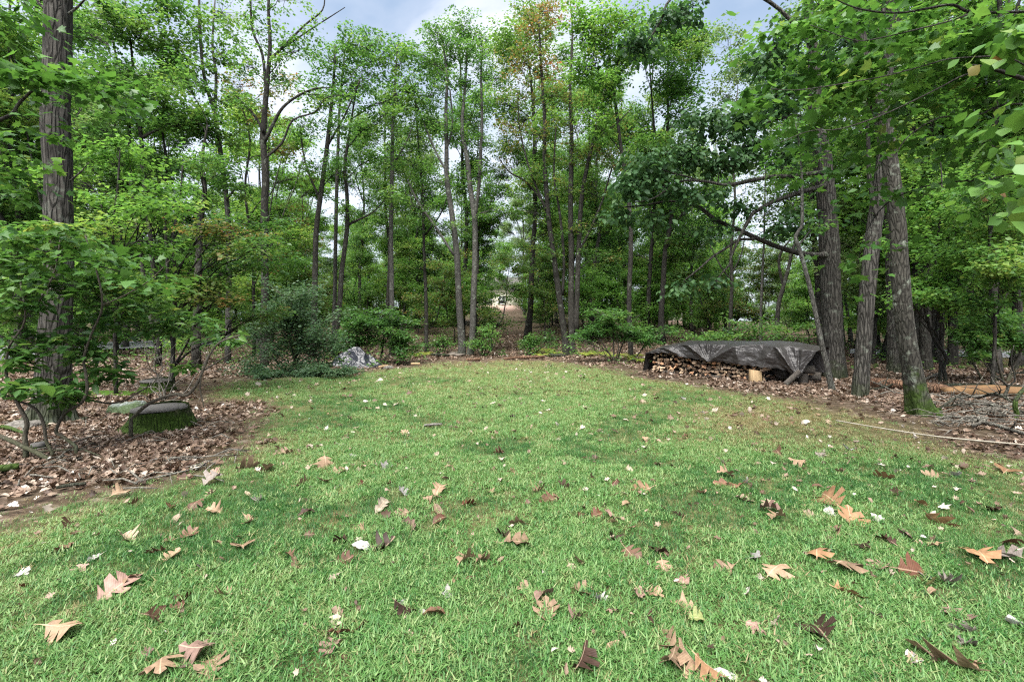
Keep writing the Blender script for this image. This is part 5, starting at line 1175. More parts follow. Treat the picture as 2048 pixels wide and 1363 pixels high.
# ------------------------------------------------------------------ fallen wood
def lying(name, label, pts, mat, cat='branch', k=10, rough=.1, seed=0, group=None, twigs=0):
    """pts: (px, py, width px, lift m) along the ground"""
    p, ra = [], []
    for x, y, w, *l in pts:
        q = ground(x, y); r_ = w / 2 / F * q[1] / math.sqrt(1 + ((x - CX) / F) ** 2); q[2] += r_ * .8 + .035 + (l[0] if l else 0); p.append(q); ra.append(r_)
    p, ra = smooth_path(A(p), A(ra), 6)
    mb = tube(MB(), p, ra, k, rough=rough, seed=seed)
    r = np.random.default_rng(seed + 900)
    for _ in range(twigs):
        i = int(r.integers(2, len(p) - 1)); d = nz(A([r.normal(), r.normal(), abs(r.normal()) * .7 + .1])); L = r.uniform(.15, .45)
        tube(mb, A([p[i], p[i] + d * L * .5 + r.normal(0, .02, 3), p[i] + d * L + r.normal(0, .05, 3)]), A([ra[i] * .5, ra[i] * .35, ra[i] * .12]), 5)
    c = p[0].copy()
    return tag(put(name, shift(mb, c).mesh(name, mat), None, c), label, cat, group)
M['rotlog'] = bark_mat('rotting_log', (.055, .030, .020), (.23, .135, .085), 7, .25, 1.0, .0, .3, .1, .1, .03)
M['orangerot'] = simple_mat('orange_rotten_wood', (.075, .042, .026), (.20, .12, .055), 7, .9, .15, .8, .02, (.3, 2, 2))
lying('fallen_log', 'long rotting red-brown log lying behind the mossy leaning trunk', [(1715, 772, 20), (1760, 777, 26), (1820, 783, 30), (1880, 790, 30), (1895, 792, 26)], M['rotlog'], 'log', 18, .22, 31)
lying('fallen_log', 'rotten log with a torn orange face at the right edge', [(1888, 793, 24), (1930, 794, 32), (1985, 795, 34), (2048, 796, 32), (2140, 798, 30)], M['orangerot'], 'log', 18, .25, 32)
lying('fallen_log', 'dark slim log resting behind the rotten orange log', [(1890, 776, 12), (1960, 778, 14), (2048, 781, 13), (2110, 782, 11)], M['darkbark'], 'log', 10, .15, 33)
lying('fallen_branch', 'pale grey bare branch lying at the front of the brush heap', [(1892, 838, 7), (1925, 842, 9), (1950, 848, 10), (1985, 856, 11), (2020, 866, 11), (2060, 878, 11), (2110, 892, 9)], M['deadwood'], 'branch', 12, .12, 34, twigs=2)
lying('fallen_branch', 'short forked stub rising off the pale grey branch', [(1946, 858, 9), (1960, 852, 8), (1975, 846, 6, .04)], M['deadwood'], 'branch', 8, .1, 35)
RB = np.random.default_rng(91)
for k, (a, b_, w, lab) in enumerate([((1740, 790), (1800, 775), 5, 'thin branch crossing the red-brown log near its left end'), ((1745, 776), (1790, 798), 4, 'thin dark stick sloping down in front of the red-brown log'), ((1900, 812), (2010, 800), 8, 'grey branch lying along the foot of the orange log'),
                                     ((1880, 822), (1960, 806), 6, 'brown branch pointing up to the orange log'), ((1930, 824), (2060, 838), 8, 'straight grey branch across the middle of the brush heap'), ((1905, 800), (1950, 830), 5, 'pale twiggy branch slanting down from the red-brown log'),
                                     ((1960, 806), (2030, 818), 9, 'thick brown branch under the Y-shaped snag'), ((1985, 832), (2070, 824), 7, 'dark branch at the right of the brush heap'), ((1950, 838), (2050, 852), 6, 'lowest dark branch behind the pale grey one'), ((1880, 830), (1925, 822), 5, 'short brown stick beside the mossy root'),
                                     ((1916, 836), (1990, 826), 4, 'thin stick lying over the brush heap'), ((1845, 768), (1880, 750), 7, 'dark branch sloping up left of the crooked dead stem'), ((1990, 764), (2080, 758), 6, 'long pale branch behind the fallen logs'), ((1700, 778), (1740, 788), 6, 'dark stick between the sapling and the grey leaning trunk')]):
    mid = ((a[0] + b_[0]) / 2 + RB.uniform(-4, 4), (a[1] + b_[1]) / 2 + RB.uniform(-3, 3))
    lying('fallen_branch', lab, [(a[0], a[1], w * .7, RB.uniform(0, .1)), (mid[0], mid[1], w, RB.uniform(.02, .16)), (b_[0], b_[1], w * .6, RB.uniform(0, .12))], M['deadwood'] if k % 3 else M['darkbark'], 'branch', 8, .15, 40 + k, 'branches in the brush heap', twigs=4)
for nm, lab, pts, d, mt in [('broken_snag', 'stubby Y-shaped broken snag standing in the brush heap', [[(2008, 812, 10), (2010, 790, 9), (2016, 775, 8), (2012, 768, 7), (2000, 758, 5), (1990, 752, 4)], [(2014, 776, 7), (2022, 768, 5), (2030, 757, 4), (2022, 720, 3), (2028, 690, 2)]], 8.4, 'darkbark'),
                            ('mossy_branch', 'crooked mossy branch arching up at the right edge', [[(2040, 850, 15), (2024, 846, 14), (2034, 830, 14), (2030, 812, 13), (2034, 795, 12), (2046, 780, 11), (2062, 765, 9)], [(2040, 850, 12), (2062, 858, 10)]], 6.9, 'mossbark')]:
    st = [stem(p_, d) for p_ in pts]; o_ = st[0][0][0].copy(); o_[2] = float(hgt(o_[0], o_[1])); rt = empty(nm, o_, lab, 'dead branch')
    for s_ in st: put('stem', shift(tube(MB(), s_[0], s_[1], 12, rough=.15, seed=3), o_).mesh('stem', M[mt]), rt)
mb = MB()
for k in range(230):
    px, py = RB.uniform(1740, 2080), 0
    py = 772 + RB.random() ** .8 * 90
    if px < 1870 and py > 795: continue
    q = ground(px, py); a = RB.uniform(-.7, .7) + (math.pi if RB.random() < .5 else 0); L = RB.uniform(.15, .6)
    e_ = q + A([math.cos(a) * L, math.sin(a) * L, RB.uniform(-.02, .12)]); q[2] += RB.uniform(.01, .12); e_[2] += .02
    tube(mb, A([q, (q + e_) / 2 + RB.normal(0, .03, 3) + A([0, 0, .03]), e_]), A([.009, .007, .003]) * RB.uniform(.6, 1.6), 5)
for k in range(120):
    px, py = RB.uniform(-40, 480), RB.uniform(770, 985); q = ground(px, py)
    if lawnness(q[0], q[1]) > .3: continue
    a = RB.uniform(0, 6.28); L = RB.uniform(.15, .55); e_ = q + A([math.cos(a) * L, math.sin(a) * L, .02]); q[2] += .03; e_[2] += .02
    tube(mb, A([q, (q + e_) / 2 + RB.normal(0, .02, 3) + A([0, 0, .03]), e_]), A([.007, .006, .003]) * RB.uniform(.5, 1.5), 5)
tag(put('twig_litter', mb.mesh('twig_litter', M['deadwood'])), kind='stuff')
lying('fallen_branch', 'bare stick lying beside the right foot of the broad mossy stump', [(368, 852, 6), (385, 848, 7), (400, 845, 6)], M['twig'], 'branch', 10, .1, 60)
lying('fallen_branch', 'brown stick in the leaf litter between rhododendron and lawn', [(112, 985, 9), (140, 980, 10), (172, 976, 8)], M['darkbark'], 'branch', 10, .1, 61)
lying('fallen_log', 'mossy log end at the left edge', [(-60, 960, 26), (-10, 952, 24), (38, 944, 20)], M['mossbark'], 'log', 14, .1, 62)
lying('fallen_log', 'dark mossy branch lying left of the small sawn stub', [(-30, 868, 13), (10, 862, 12), (50, 874, 8)], M['mossbark'], 'log', 10, .1, 63)
lying('fallen_branch', 'long thin dark stick across the leaf litter below the rhododendron', [(60, 912, 6), (110, 908, 6), (160, 906, 5), (205, 920, 3)], M['twig'], 'branch', 8, .1, 64)
lying('fallen_log', 'dark log lying in front of the twin grey tree, left of its foot', [(862, 712, 5), (880, 713, 6), (898, 714, 5)], M['darkbark'], 'log', 8, .1, 65)
lying('fallen_log', 'reddish log on the ground below the twin grey tree', [(932, 723, 5), (946, 723, 6), (960, 722, 5)], M['rotlog'], 'log', 8, .15, 66)
lying('fallen_log', 'long low log right of the path at the lawn edge', [(1008, 721, 4), (1035, 719, 6), (1065, 718, 6), (1090, 716, 4)], M['rotlog'], 'log', 8, .15, 67)
lying('fallen_log', 'log edging the ferns left of the four-stemmed tree', [(1085, 715, 4), (1105, 714, 6), (1130, 714, 5)], M['darkbark'], 'log', 8, .15, 68)
for (a, b_, lab) in [((897, 713), (913, 711), 'weathered plank, lowest of the little stack by the twin grey tree'), ((902, 709.5), (921, 708), 'weathered plank, middle of the little stack by the twin grey tree'), ((912, 713.5), (928, 712), 'pale plank at the foot of the twin grey tree')]:
    board('plank', lab, ground(*a) + A([0, 0, .08]), ground(*b_) + A([0, 0, .08]), .2, .06, M['oldboard'])
lying('cut_log', 'short pale cut log at the lawn edge right of the tarp heap', [(758, 738, 5), (766, 737, 6), (776, 736, 5)], M['palewood'], 'log', 8, .05, 69)
lying('cut_log', 'pale cut log lying on the lawn edge in front of the ferns', [(822, 731, 4), (831, 731, 5), (840, 731, 4)], M['palewood'], 'log', 8, .05, 70)
lying('long_pole', 'long thin pale pole lying across the grass at the right', [(1672, 849, 3.2, .02), (1760, 866, 3.6, .03), (1860, 882, 4.2, .03), (1960, 893, 4.6, .03), (2070, 903, 5, .03), (2200, 916, 5, .03)], M['palestick'], 'pole', 6, .05, 71)
lying('bark_strip', 'flat pale strip of bark lying in the middle of the lawn', [(848, 857, 5), (868, 856, 7), (884, 854, 4)], M['greyrock'], 'bark', 6, .2, 72)
# ------------------------------------------------------------------ grass and leaf litter: real geometry, one object each
def gn_scatter(name, pts, rot, scl, idx, tint, variants):
    n = len(pts)
    me = bpy.data.meshes.new(name); me.vertices.add(n); me.vertices.foreach_set('co', pts.astype(np.float32).ravel())
    for nm, ty, arr, key in (('rot', 'FLOAT_VECTOR', rot, 'vector'), ('scl', 'FLOAT', scl, 'value'), ('idx', 'INT', idx, 'value'), ('tint', 'FLOAT', tint, 'value')):
        a = me.attributes.new(nm, ty, 'POINT'); a.data.foreach_set(key, np.asarray(arr, np.int32 if ty == 'INT' else np.float32).ravel())
    o = put(name, me)
    ng = bpy.data.node_groups.new(name + '_scatter', 'GeometryNodeTree')
    ng.interface.new_socket('Geometry', in_out='INPUT', socket_type='NodeSocketGeometry'); ng.interface.new_socket('Geometry', in_out='OUTPUT', socket_type='NodeSocketGeometry')
    N = ng.nodes.new; L = ng.links.new
    gi, go = N('NodeGroupInput'), N('NodeGroupOutput')
    jg = N('GeometryNodeJoinGeometry')
    for v in reversed(variants):
        oi = N('GeometryNodeObjectInfo'); oi.inputs['Object'].default_value = v
        gt = N('GeometryNodeGeometryToInstance'); L(oi.outputs['Geometry'], gt.inputs[0]); L(gt.outputs[0], jg.inputs[0])
    def na(nm, ty):
        q = N('GeometryNodeInputNamedAttribute'); q.data_type = ty; q.inputs['Name'].default_value = nm; return q.outputs['Attribute']
    ip = N('GeometryNodeInstanceOnPoints')
    L(gi.outputs[0], ip.inputs['Points']); L(jg.outputs[0], ip.inputs['Instance']); ip.inputs['Pick Instance'].default_value = True
    L(na('idx', 'INT'), ip.inputs['Instance Index'])
    er = N('FunctionNodeEulerToRotation'); L(na('rot', 'FLOAT_VECTOR'), er.inputs[0]); L(er.outputs[0], ip.inputs['Rotation'])
    L(na('scl', 'FLOAT'), ip.inputs['Scale'])
    L(ip.outputs[0], go.inputs[0])
    md = o.modifiers.new('scatter', 'NODES'); md.node_group = ng
    return tag(o, kind='stuff')

def blade(mb, r, base, ang, L, w, lean, curl, seg=3):
    t = np.linspace(0, 1, seg + 1)
    ax = A([math.cos(ang), math.sin(ang), 0]); sd_ = A([-math.sin(ang), math.cos(ang), 0])
    th = lean + curl * t
    h = np.concatenate([[0], np.cumsum(np.cos(th[:-1]) * L / seg)]); x = np.concatenate([[0], np.cumsum(np.sin(th[:-1]) * L / seg)])
    c = base + ax * x[:, None] + A([0, 0, 1]) * h[:, None]
    ww = w * (1 - t ** 1.6)[:, None] * .5
    a, b_ = c - sd_ * ww, c + sd_ * ww
    v = np.vstack([a[:-1], b_[:-1], c[-1:]]); n = seg
    q = [[i, n + i, n + i + 1, i + 1] for i in range(n - 1)]
    mb.add(v, q, [[n - 1, 2 * n - 1, 2 * n]])
def tuft(seed, kind):
    r = np.random.default_rng(seed); mb = MB()
    if kind == 'fine':
        for k in range(24): blade(mb, r, A([r.normal(0, .028), r.normal(0, .028), -.004]), r.uniform(0, 6.28), r.uniform(.022, .045), r.uniform(.0018, .003), r.uniform(.05, .9), r.uniform(.2, 1.1))
    elif kind == 'crab':
        for k in range(17): blade(mb, r, A([r.normal(0, .03), r.normal(0, .03), r.uniform(0, .022)]), r.uniform(0, 6.28), r.uniform(.018, .040), r.uniform(.0036, .0064), r.uniform(.45, 1.45), r.uniform(.0, .7), 2)
    else:
        for k in range(12): blade(mb, r, A([r.normal(0, .03), r.normal(0, .03), -.004]), r.uniform(0, 6.28), r.uniform(.03, .06), r.uniform(.0015, .0025), r.uniform(.6, 1.4), r.uniform(0, .5), 2)
    return bpy.data.objects.new('grass_tuft', mb.mesh('grass_tuft', M['grass'], False))
TUFTS = [tuft(k, 'fine') for k in range(3)] + [tuft(10 + k, 'crab') for k in range(4)] + [tuft(20 + k, 'dry') for k in range(2)]
RG = np.random.default_rng(600)
def area_points(n, d0, d1, px0=-140, px1=2190):
    d = np.sqrt(d0 ** 2 + (d1 ** 2 - d0 ** 2) * RG.random(n)); px = RG.uniform(px0, px1, n)
    x = (px - CX) / F * d
    return x, d, px
bands = [(1.55, 3.2, 26000, 1.0), (3.2, 5.5, 36000, 1.05), (5.5, 9, 44000, 1.2), (9, 14, 40000, 1.45), (14, 21.5, 36000, 1.8)]
px_, sc_l, ix, tn, ro = [], [], [], [], []
for d0, d1, n, s in bands:
    x, y, _ = area_points(n, d0, d1)
    lw = lawnness(x, y)
    patch = fbm(x * .55 + 3, y * .55 + 8, 4, 4); p2 = fbm(x * 2.1, y * 2.1, 5, 3)
    keep = RG.random(n) < np.clip(lw * 1.6, 0, 1) * (.42 + .5 * sstep(.32, .55, p2)) * (1 - .45 * worn(x, y)) + .02 * (lw > .05)
    x, y, lw, patch, p2 = x[keep], y[keep], lw[keep], patch[keep], p2[keep]; n = len(x)
    u = RG.random(n)
    crab = .12 + .85 * sstep(.36, .54, patch + (p2 - .5) * .6)
    k = np.where(u < .12 + .25 * (1 - lw), 7 + RG.integers(0, 2, n), np.where(RG.random(n) < crab, 3 + RG.integers(0, 4, n), RG.integers(0, 3, n)))
    ti = np.where(k >= 7, RG.normal(.88, .08, n), np.where(k >= 3, RG.normal(.57, .15, n), RG.normal(.28, .10, n)))
    ti = ti + RG.normal(0, .06, n) + .22 * (1 - lw) * sstep(0, .6, 1 - lw) + .10 * (p2 - .5)
    # grass turns a lighter yellow-green out in the middle of the clearing
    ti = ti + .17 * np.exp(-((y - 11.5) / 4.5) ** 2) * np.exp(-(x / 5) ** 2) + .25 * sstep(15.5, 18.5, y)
    wn_ = worn(x, y); ti = ti + wn_ * RG.normal(.33, .15, n)
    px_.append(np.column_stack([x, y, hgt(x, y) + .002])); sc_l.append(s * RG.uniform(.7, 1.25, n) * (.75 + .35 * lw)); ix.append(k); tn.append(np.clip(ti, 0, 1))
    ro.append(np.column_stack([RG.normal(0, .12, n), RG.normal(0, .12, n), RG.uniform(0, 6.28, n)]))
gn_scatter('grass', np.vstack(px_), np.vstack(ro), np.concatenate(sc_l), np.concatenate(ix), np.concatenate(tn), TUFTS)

# ---- fallen leaves
def dead_leaf(seed, kind, curl, fold, twist=0.0, mat=None):
    """a leaf blade as two strips either side of a sunken midrib, its edge cut into lobes, then curled"""
    r = np.random.default_rng(seed)
    if kind == 'lobed':
        st = [(0, .012), (.10, .02), (.16, .16), (.25, .36), (.30, .10), (.42, .48), (.55, .55), (.53, .11), (.66, .40), (.80, .36), (.77, .10), (.90, .16), (1.0, .0)]
        mid = [0, .10, .15, .19, .28, .34, .44, .52, .58, .68, .76, .88, 1.0]
    elif kind == 'white_oak':
        st = [(0, .01), (.12, .05), (.20, .16), (.30, .24), (.34, .12), (.46, .32), (.52, .30), (.54, .15), (.68, .33), (.76, .28), (.80, .17), (.94, .18), (1.0, 0)]
        mid = [0, .11, .18, .27, .33, .42, .50, .55, .65, .74, .80, .92, 1.0]
    elif kind == 'maple':
        st = [(0, .02), (.04, .10), (.02, .36), (.16, .52), (.24, .28), (.40, .42), (.62, .66), (.60, .36), (.62, .20), (.74, .24), (.86, .10), (1.0, 0)]
        mid = [0, .03, .05, .12, .20, .32, .42, .50, .58, .70, .85, 1.0]
    else:
        t_ = np.linspace(0, 1, 9); st = [(a, .30 * math.sin(a ** .85 * math.pi) ** .8) for a in t_]; mid = list(t_)
    n = len(st); L_, R_, C_ = [], [], []
    for (a, w), m_ in zip(st, mid):
        j = r.normal(0, .012); w *= .82; L_.append([-w * r.uniform(.85, 1.12) , a + j, 0]); R_.append([w * r.uniform(.85, 1.12), a - j, 0]); C_.append([0, m_, 0])
    v = A(C_ + L_ + R_); v[:, 1] -= .45
    x, y = v[:, 0].copy(), v[:, 1].copy()
    # curl along and across, keep lengths
    z = fold * np.abs(x) ** 1.3 + r.normal(0, .035, len(v)) * (np.abs(x) > .05) + .05 * np.sin(y * 9 + seed) * np.sign(x) * np.abs(x) ** .5
    x = x * math.cos(min(1.2, abs(fold) * .6))
    a = curl * (y) ; yy = np.sin(a) / curl if abs(curl) > .05 else y
    zz = (1 - np.cos(a)) / curl if abs(curl) > .05 else 0 * y
    z = z * np.cos(a) + zz; tw = twist * y
    x2 = x * np.cos(tw) - z * np.sin(tw) * .3
    v = np.column_stack([x2, yy, z + np.sin(tw) * x]); v[:, 2] -= v[:, 2].min()
    q = []
    for i in range(n - 1): q += [[i, i + 1, n + i + 1, n + i], [i, 2 * n + i, 2 * n + i + 1, i + 1]]
    mb = MB().add(v, q)
    s = np.linspace(0, 1, 3); base = v[0]
    mb.add([base + A([-.008, 0, .004]), base + A([.008, 0, .004]), base + A([.02, -.22, .03]), base + A([.008, -.22, .03])], [[0, 1, 2, 3]])
    return mb.mesh('fallen_leaf', mat, False)
m, t, o = new_mat('fallen_leaf'); g = NT(t)
oc = g.n('ShaderNodeObjectInfo').outputs['Color']; tc = g.n('ShaderNodeTexCoord').outputs['Object']
c = g.mix(g.ramp(g.noise(tc, 7, 5, .65), [(.35, (.55, .5, .5)), (.65, (1.1, 1.1, 1.1))]), (0, 0, 0), (1, 1, 1)); 
vz = g.ramp(g.noise(tc, 7, 5, .65), [(.32, (.60, .54, .50)), (.66, (1.08, 1.05, 1.0))])
wv = g.n('ShaderNodeTexWave', {'Scale': 6.5, 'Distortion': 1.2, 'Detail': 1}, bands_direction='Y'); ax = g.n('ShaderNodeVectorMath', operation='ABSOLUTE'); g.l(tc, ax.inputs[0])
sk = g.n('ShaderNodeSeparateXYZ'); g.l(ax.outputs[0], sk.inputs[0]); sy_ = g.n('ShaderNodeSeparateXYZ'); g.l(tc, sy_.inputs[0])
cv = g.n('ShaderNodeCombineXYZ'); g.l(g.math('SUBTRACT', sy_.outputs['Y'], g.math('MULTIPLY', sk.outputs['X'], .7)), cv.inputs[1]); g.l(cv.outputs[0], wv.inputs['Vector'])
c = g.mix(1.0, oc, vz, 'MULTIPLY')
vein = g.math('LESS_THAN', sk.outputs['X'], .013)
c = g.mix(g.math('MULTIPLY', vein, .35), c, (.50, .38, .26))
bp = g.n('ShaderNodeBump', {'Strength': .10, 'Distance': .02, 'Height': wv.outputs['Fac']})
b = g.n('ShaderNodeBsdfPrincipled', {'Base Color': c, 'Roughness': .6, 'Specular IOR Level': .3, 'Normal': bp.outputs[0]})
tr = g.n('ShaderNodeBsdfTranslucent', {'Color': c}); mx = g.n('ShaderNodeMixShader', {0: .12}); g.l(b.outputs[0], mx.inputs[1]); g.l(tr.outputs[0], mx.inputs[2]); g.l(mx.outputs[0], o.inputs[0])
M['fallen'] = m
DL = {'lobed': [dead_leaf(700 + k, 'lobed', c_, f_, t_, m) for k, (c_, f_, t_) in enumerate([(.5, .5, .4), (-.7, .4, .6), (1.0, .7, -.6), (-1.2, -.5, .7), (.8, 1.0, .9), (1.5, .5, -.6), (.5, -.8, .9), (-1.6, .8, .5), (.9, 1.3, -1.0)])],
      'white_oak': [dead_leaf(720 + k, 'white_oak', c_, f_, t_, m) for k, (c_, f_, t_) in enumerate([(.6, .6, .3), (-1.0, .9, -.4), (1.4, .4, .6)])],
      'maple': [dead_leaf(730 + k, 'maple', c_, f_, t_, m) for k, (c_, f_, t_) in enumerate([(.5, .4, .2), (-.9, .5, -.5), (1.2, -.4, .5)])],
      'oval': [dead_leaf(740 + k, 'oval', c_, f_, t_, m) for k, (c_, f_, t_) in enumerate([(.5, .6, .2), (-1.1, .9, .4), (1.5, 1.3, -.5)])]}
LIT = []
for k, (kd, c_, f_, t_) in enumerate([('lobed', .5, .4, .3), ('lobed', -1.2, .5, -.5), ('white_oak', .9, .7, .3), ('white_oak', -1.1, -.4, .5), ('oval', .7, .9, .3), ('oval', -1.4, .5, .6), ('maple', .6, .4, .4), ('lobed', 1.8, .9, .7)]):
    LIT.append(bpy.data.objects.new('dead_leaf', dead_leaf(760 + k, kd, c_, f_, t_, M['litter'])))
# litter carpet under the trees
pp, rr_, ss_, ii_, tt_ = [], [], [], [], []
for d0, d1, n, s in [(2.5, 6.5, 46000, .070), (6.5, 11, 60000, .078), (11, 18, 50000, .09), (18, 30, 34000, .12)]:
    x, y, _ = area_points(n, d0, d1, -260, 2300)
    li = lawn_in(x, y); keep = RG.random(n) < np.clip(1.0 - li * .99, 0, 1) ** 2.2
    x, y = x[keep], y[keep]; n = len(x)
    pp.append(np.column_stack([x, y, hgt(x, y) + RG.uniform(.0, .03, n)])); ss_.append(s * RG.lognormal(0, .25, n)); ii_.append(RG.integers(0, 8, n))
    tt_.append(np.clip(RG.beta(1.6, 1.9, n) + .12 * (fbm(x * .8, y * .8, 2, 3) - .5), 0, 1)); rr_.append(np.column_stack([RG.normal(0, .45, n), RG.normal(0, .45, n), RG.uniform(0, 6.28, n)]))
# leaves too small in the picture to pick apart, spread over the lawn
for d0, d1, n, s in [(1.7, 3.5, 350, .04), (3.5, 6, 800, .055), (6, 10, 1500, .08), (10, 15, 2200, .09), (15, 21, 2200, .11)]:
    x, y, pxx = area_points(n, d0, d1); lw = lawnness(x, y)
    keep = (lw > .12) & (RG.random(n) < .45 + .55 * sstep(1200, 1900, pxx)); x, y = x[keep], y[keep]; n = len(x)
    pp.append(np.column_stack([x, y, hgt(x, y) + RG.uniform(.018, .04, n)])); ss_.append(s * RG.lognormal(0, .3, n)); ii_.append(RG.integers(0, 8, n))
    tt_.append(np.clip(RG.beta(1.5, 1.3, n), 0, 1)); rr_.append(np.column_stack([RG.normal(0, .5, n), RG.normal(0, .5, n), RG.uniform(0, 6.28, n)]))
gn_scatter('fallen_leaves', np.vstack(pp), np.vstack(rr_), np.concatenate(ss_), np.concatenate(ii_), np.concatenate(tt_), LIT)
# low green undergrowth on the forest floor
mb = MB(); r = np.random.default_rng(801)
x, y, pxx = area_points(9500, 13, 60, -150, 2200)
lw = lawnness(x, y); keep = (lw < .1) & ~((pxx > 985) & (pxx < 1048)) & (fbm(x * .3 + 2, y * .3, 3, 3) > .47); x, y = x[keep], y[keep]
k = 9; n = len(x) * k
base = np.repeat(np.column_stack([x, y, hgt(x, y)]), k, 0); hh_ = r.uniform(.08, .55, n) * np.repeat(r.uniform(.5, 1.2, len(x)), k)
pos = base + np.column_stack([r.normal(0, .16, n), r.normal(0, .16, n), hh_]); a = r.uniform(0, 6.28, n)
add_leaves(mb, 'simple', pos, np.column_stack([np.cos(a), np.sin(a), -.2 + r.normal(0, .2, n)]), A([0, 0, 1.0]) + r.normal(0, .35, (n, 3)), r.uniform(.06, .15, n), r.uniform(.04, .09, n), np.clip(r.normal(.5, .17, n), 0, 1))
tag(put('undergrowth', mb.mesh('undergrowth', M['leaf'], False, True)), kind='stuff')

# ---- the leaves one can pick out on the lawn, each an object
HUES = {'tan': (.42, .28, .17), 'pale tan': (.52, .40, .28), 'pinkish': (.40, .25, .20), 'russet': (.17, .062, .028), 'brown': (.20, .105, .06), 'dark brown': (.075, .038, .024), 'orange-tan': (.44, .24, .11), 'white': (.58, .58, .58), 'grey': (.30, .26, .24), 'yellow': (.50, .46, .16), 'yellow-green': (.28, .34, .10), 'cream': (.58, .50, .38), 'chestnut': (.24, .105, .06)}
T = '''396,1011,brown,34 344,1016,russet,26 497,1040,tan,44 253,1078,pale tan,46 314,1105,brown,40 342,1115,tan,36 232,1184,pinkish,76 250,1172,tan,50 376,1071,brown,34 485,1096,tan,44 431,1090,tan,26,oval 595,1136,tan,42 671,1158,cream,30
448,1194,tan,38 342,1223,russet,44 308,1245,brown,64 369,1201,russet,36 126,1271,tan,62 437,1269,grey,38,oval 325,1341,tan,66 403,1320,pinkish,72 424,1341,tan,60 670,1249,cream,42 687,1269,chestnut,76,white_oak 663,1296,pinkish,48 694,1320,brown,40,oval 400,1139,grey,26 191,1115,white,24 44,1149,white,28 51,1175,russet,24
130,1098,brown,38 137,1050,brown,36 236,992,tan,34 379,955,russet,34 427,965,grey,40 489,938,tan,46 533,941,tan,34 646,931,tan,44 608,968,tan,40 649,963,tan,36 680,944,tan,36 683,1088,dark brown,32 687,1122,russet,34 519,1002,grey,28 575,905,tan,28 690,873,brown,22 810,885,grey,22
824,1054,pinkish,46 806,1030,tan,32 766,1098,dark brown,50 725,1060,tan,32 759,1016,cream,46 876,985,tan,46 864,999,tan,24 806,987,white,28 1033,1091,tan,62 1036,1054,tan,44 1006,1074,dark brown,36 937,1129,tan,46 966,1129,tan,36 1161,1124,tan,48 1142,1139,pale tan,26 1098,999,brown,42 1077,982,tan,32 1234,1035,pinkish,46
1224,1050,tan,30,oval 1224,1078,dark brown,36 1252,1011,tan,26,oval 1286,980,orange-tan,38 1132,975,pinkish,34 1262,1112,brown,44 1310,1102,dark brown,44 1327,1137,tan,38 1091,1201,pinkish,58,oval 1094,1228,tan,60 1053,1178,tan,32 1163,1184,tan,44 1200,1202,white,30 1152,1242,pinkish,46 1282,1187,pinkish,48 1310,1190,tan,38 1333,1293,tan,76 1224,1300,tan,36,oval 1173,1344,dark brown,70 1344,1344,tan,70 845,1230,white,24,oval 807,1206,white,20 814,1272,pale tan,28 944,1160,russet,26,oval 913,1165,tan,22 1036,1262,brown,26 1303,1242,dark brown,42 1228,1228,pinkish,30 706,913,white,16 900,935,tan,20 980,985,tan,20 1000,905,brown,22
1666,1004,orange-tan,62 1703,1043,orange-tan,62 1669,1067,tan,44 1775,1088,dark brown,46 1734,1101,dark brown,36 1539,1026,pinkish,44 1560,1042,tan,38 1468,973,chestnut,60,white_oak 1450,953,tan,34 1495,966,white,28,oval 1401,985,tan,28 1485,999,pale tan,34 1638,1119,orange-tan,60 1454,1142,tan,48 1553,1153,tan,66 1509,1120,white,32,maple 1690,1146,tan,72 1761,1137,pinkish,52 1813,1144,russet,64 1861,1170,yellow,44,oval 1895,1166,grey,48 1697,1190,orange-tan,64 1755,1235,grey,30 1642,1269,dark brown,80 1632,1317,dark brown,32 1509,1262,pinkish,42 1392,1245,yellow-green,36 1915,1235,pinkish,54 1936,1269,grey,52 1939,1300,grey,36 1895,1331,tan,120 1830,1324,white,36,oval 2031,1252,white,56,oval 1963,1115,orange-tan,66 2018,1119,grey,70 1864,1093,tan,44 1878,1047,orange-tan,58 1840,1011,orange-tan,30,oval 1755,1038,white,20,maple 1990,1021,dark brown,36 2028,1095,brown,50 2025,1066,pale tan,34 1403,1348,orange-tan,60 1365,1337,tan,70 1444,1354,white,48,oval 1368,1165,pinkish,40 1765,955,orange-tan,38 1864,951,tan,30 1912,951,white,26 2014,944,orange-tan,42 1600,930,tan,30 1700,900,white,28 1560,905,brown,30 1680,945,tan,26'''
leaves_ = []
RL = np.random.default_rng(900)
for w_ in T.replace('pale tan', 'pale_tan').replace('dark brown', 'dark_brown').split():
    q = w_.split(','); leaves_.append((float(q[0]), float(q[1]), q[2].replace('_', ' '), float(q[3]), q[4] if len(q) > 4 else ('lobed' if RL.random() < .78 or float(q[3]) > 50 else 'white_oak')))
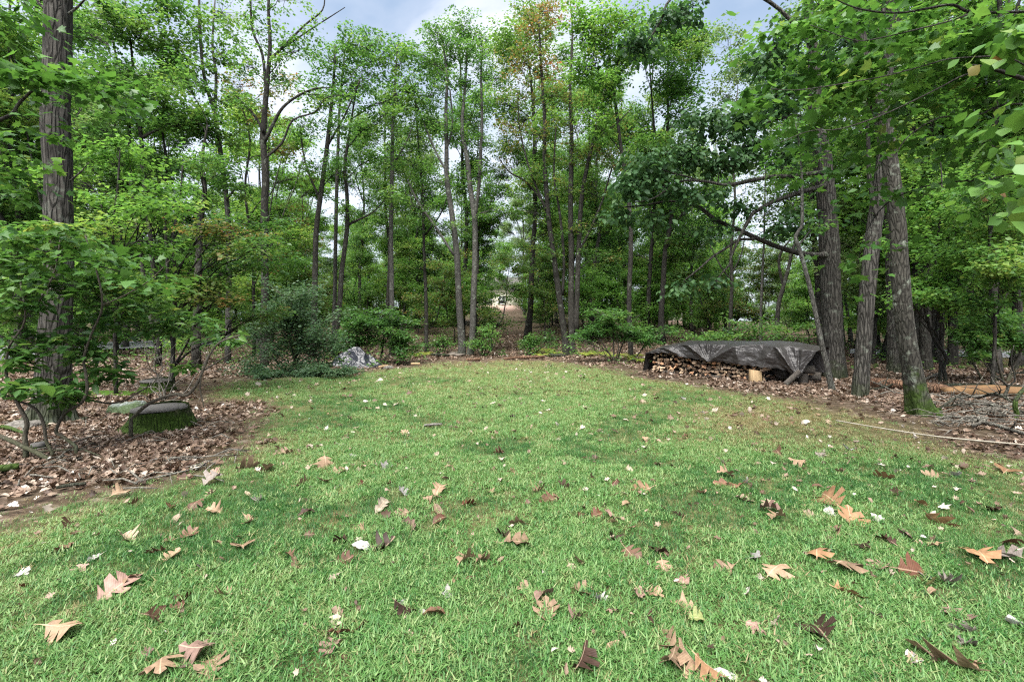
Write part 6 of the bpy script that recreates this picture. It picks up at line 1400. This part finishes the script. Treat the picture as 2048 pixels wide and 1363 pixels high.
while len(leaves_) < 300:
    d = 2.2 + 6.5 * RL.random() ** .8; px = RL.uniform(-20, 2070); x = (px - CX) / F * d
    if lawnness(x, d) < .3: continue
    py = HOR + EYE / d * F
    if py > 1375 or any(abs(px - l[0]) < 24 and abs(py - l[1]) < 14 for l in leaves_): continue
    if px < 240 and py > 1280: continue
    sz = RL.choice([.06, .09, .12, .15], p=[.2, .3, .3, .2]) * F / d * .8
    leaves_.append((px, py, str(RL.choice(['tan', 'pale tan', 'pinkish', 'russet', 'brown', 'dark brown', 'white', 'grey', 'cream', 'yellow-green'], p=[.2, .12, .14, .12, .14, .1, .08, .05, .03, .02])), sz, str(RL.choice(['lobed', 'oval', 'maple', 'white_oak'], p=[.5, .25, .15, .1]))))
def zone(px, py):
    if py > 1270: r_ = 'at the lawn\'s front edge'
    elif py > 1150: r_ = 'near the lawn\'s front'
    elif py > 1040: r_ = 'in the nearer half-lawn'
    elif py > 960: r_ = 'mid-lawn'
    else: r_ = 'up the lawn'
    c_ = 'toward mossy stumps' if px < 430 else 'toward tarp heap' if px < 760 else 'toward twin grey tree' if px < 1040 else 'toward four-stemmed tree' if px < 1300 else 'toward woodpile' if px < 1640 else 'toward leaning trunks' if px < 1860 else 'toward brush heap'
    return r_, c_
SHP = {'lobed': 'spiky-lobed', 'white_oak': 'round-lobed', 'maple': 'maple', 'oval': 'oval'}
key = {}
for i_, l in enumerate(leaves_):
    d = EYE * F / (l[1] - HOR); size = 'large' if l[3] * d / F > .12 else 'small' if l[3] * d / F < .075 else 'medium'
    key.setdefault((size, l[2], SHP[l[4]], *zone(l[0], l[1])), []).append(i_)
labs = {}
for kk, ids in key.items():
    ids.sort(key=lambda i_: leaves_[i_][0])
    for j, i_ in enumerate(ids):
        labs[i_] = f'{kk[0]} {kk[1]} {kk[2]} leaf {kk[3]} {kk[4]}' if len(ids) == 1 else f'{kk[0]} {kk[1]} {kk[2]} leaf {kk[3]} {kk[4]}, {ORD[j]} from left'
for i_, l in enumerate(leaves_):
    q = ground(l[0], l[1] + 3); s = l[3] * 1.2 / F * q[1]
    vi = int(RL.integers(0, len(DL[l[4]])))
    if l[3] > 58 and l[4] == 'lobed': vi = (0, 1, 6, 3)[vi % 4] if l[3] < 100 else 0
    o = put('fallen_leaf', DL[l[4]][vi], None, q + A([0, 0, .012]), (RL.normal(0, .38), RL.normal(0, .38), RL.uniform(0, 6.28)))
    o.scale = (s * RL.uniform(.85, 1.15), s, s); c_ = A(HUES[l[2]]) * RL.uniform(.38, .75); c_ = c_ * .85 + c_.mean() * .15; o.color = (*c_, 1)
    tag(o, labs[i_], 'leaf', 'fallen leaves lying on the lawn')
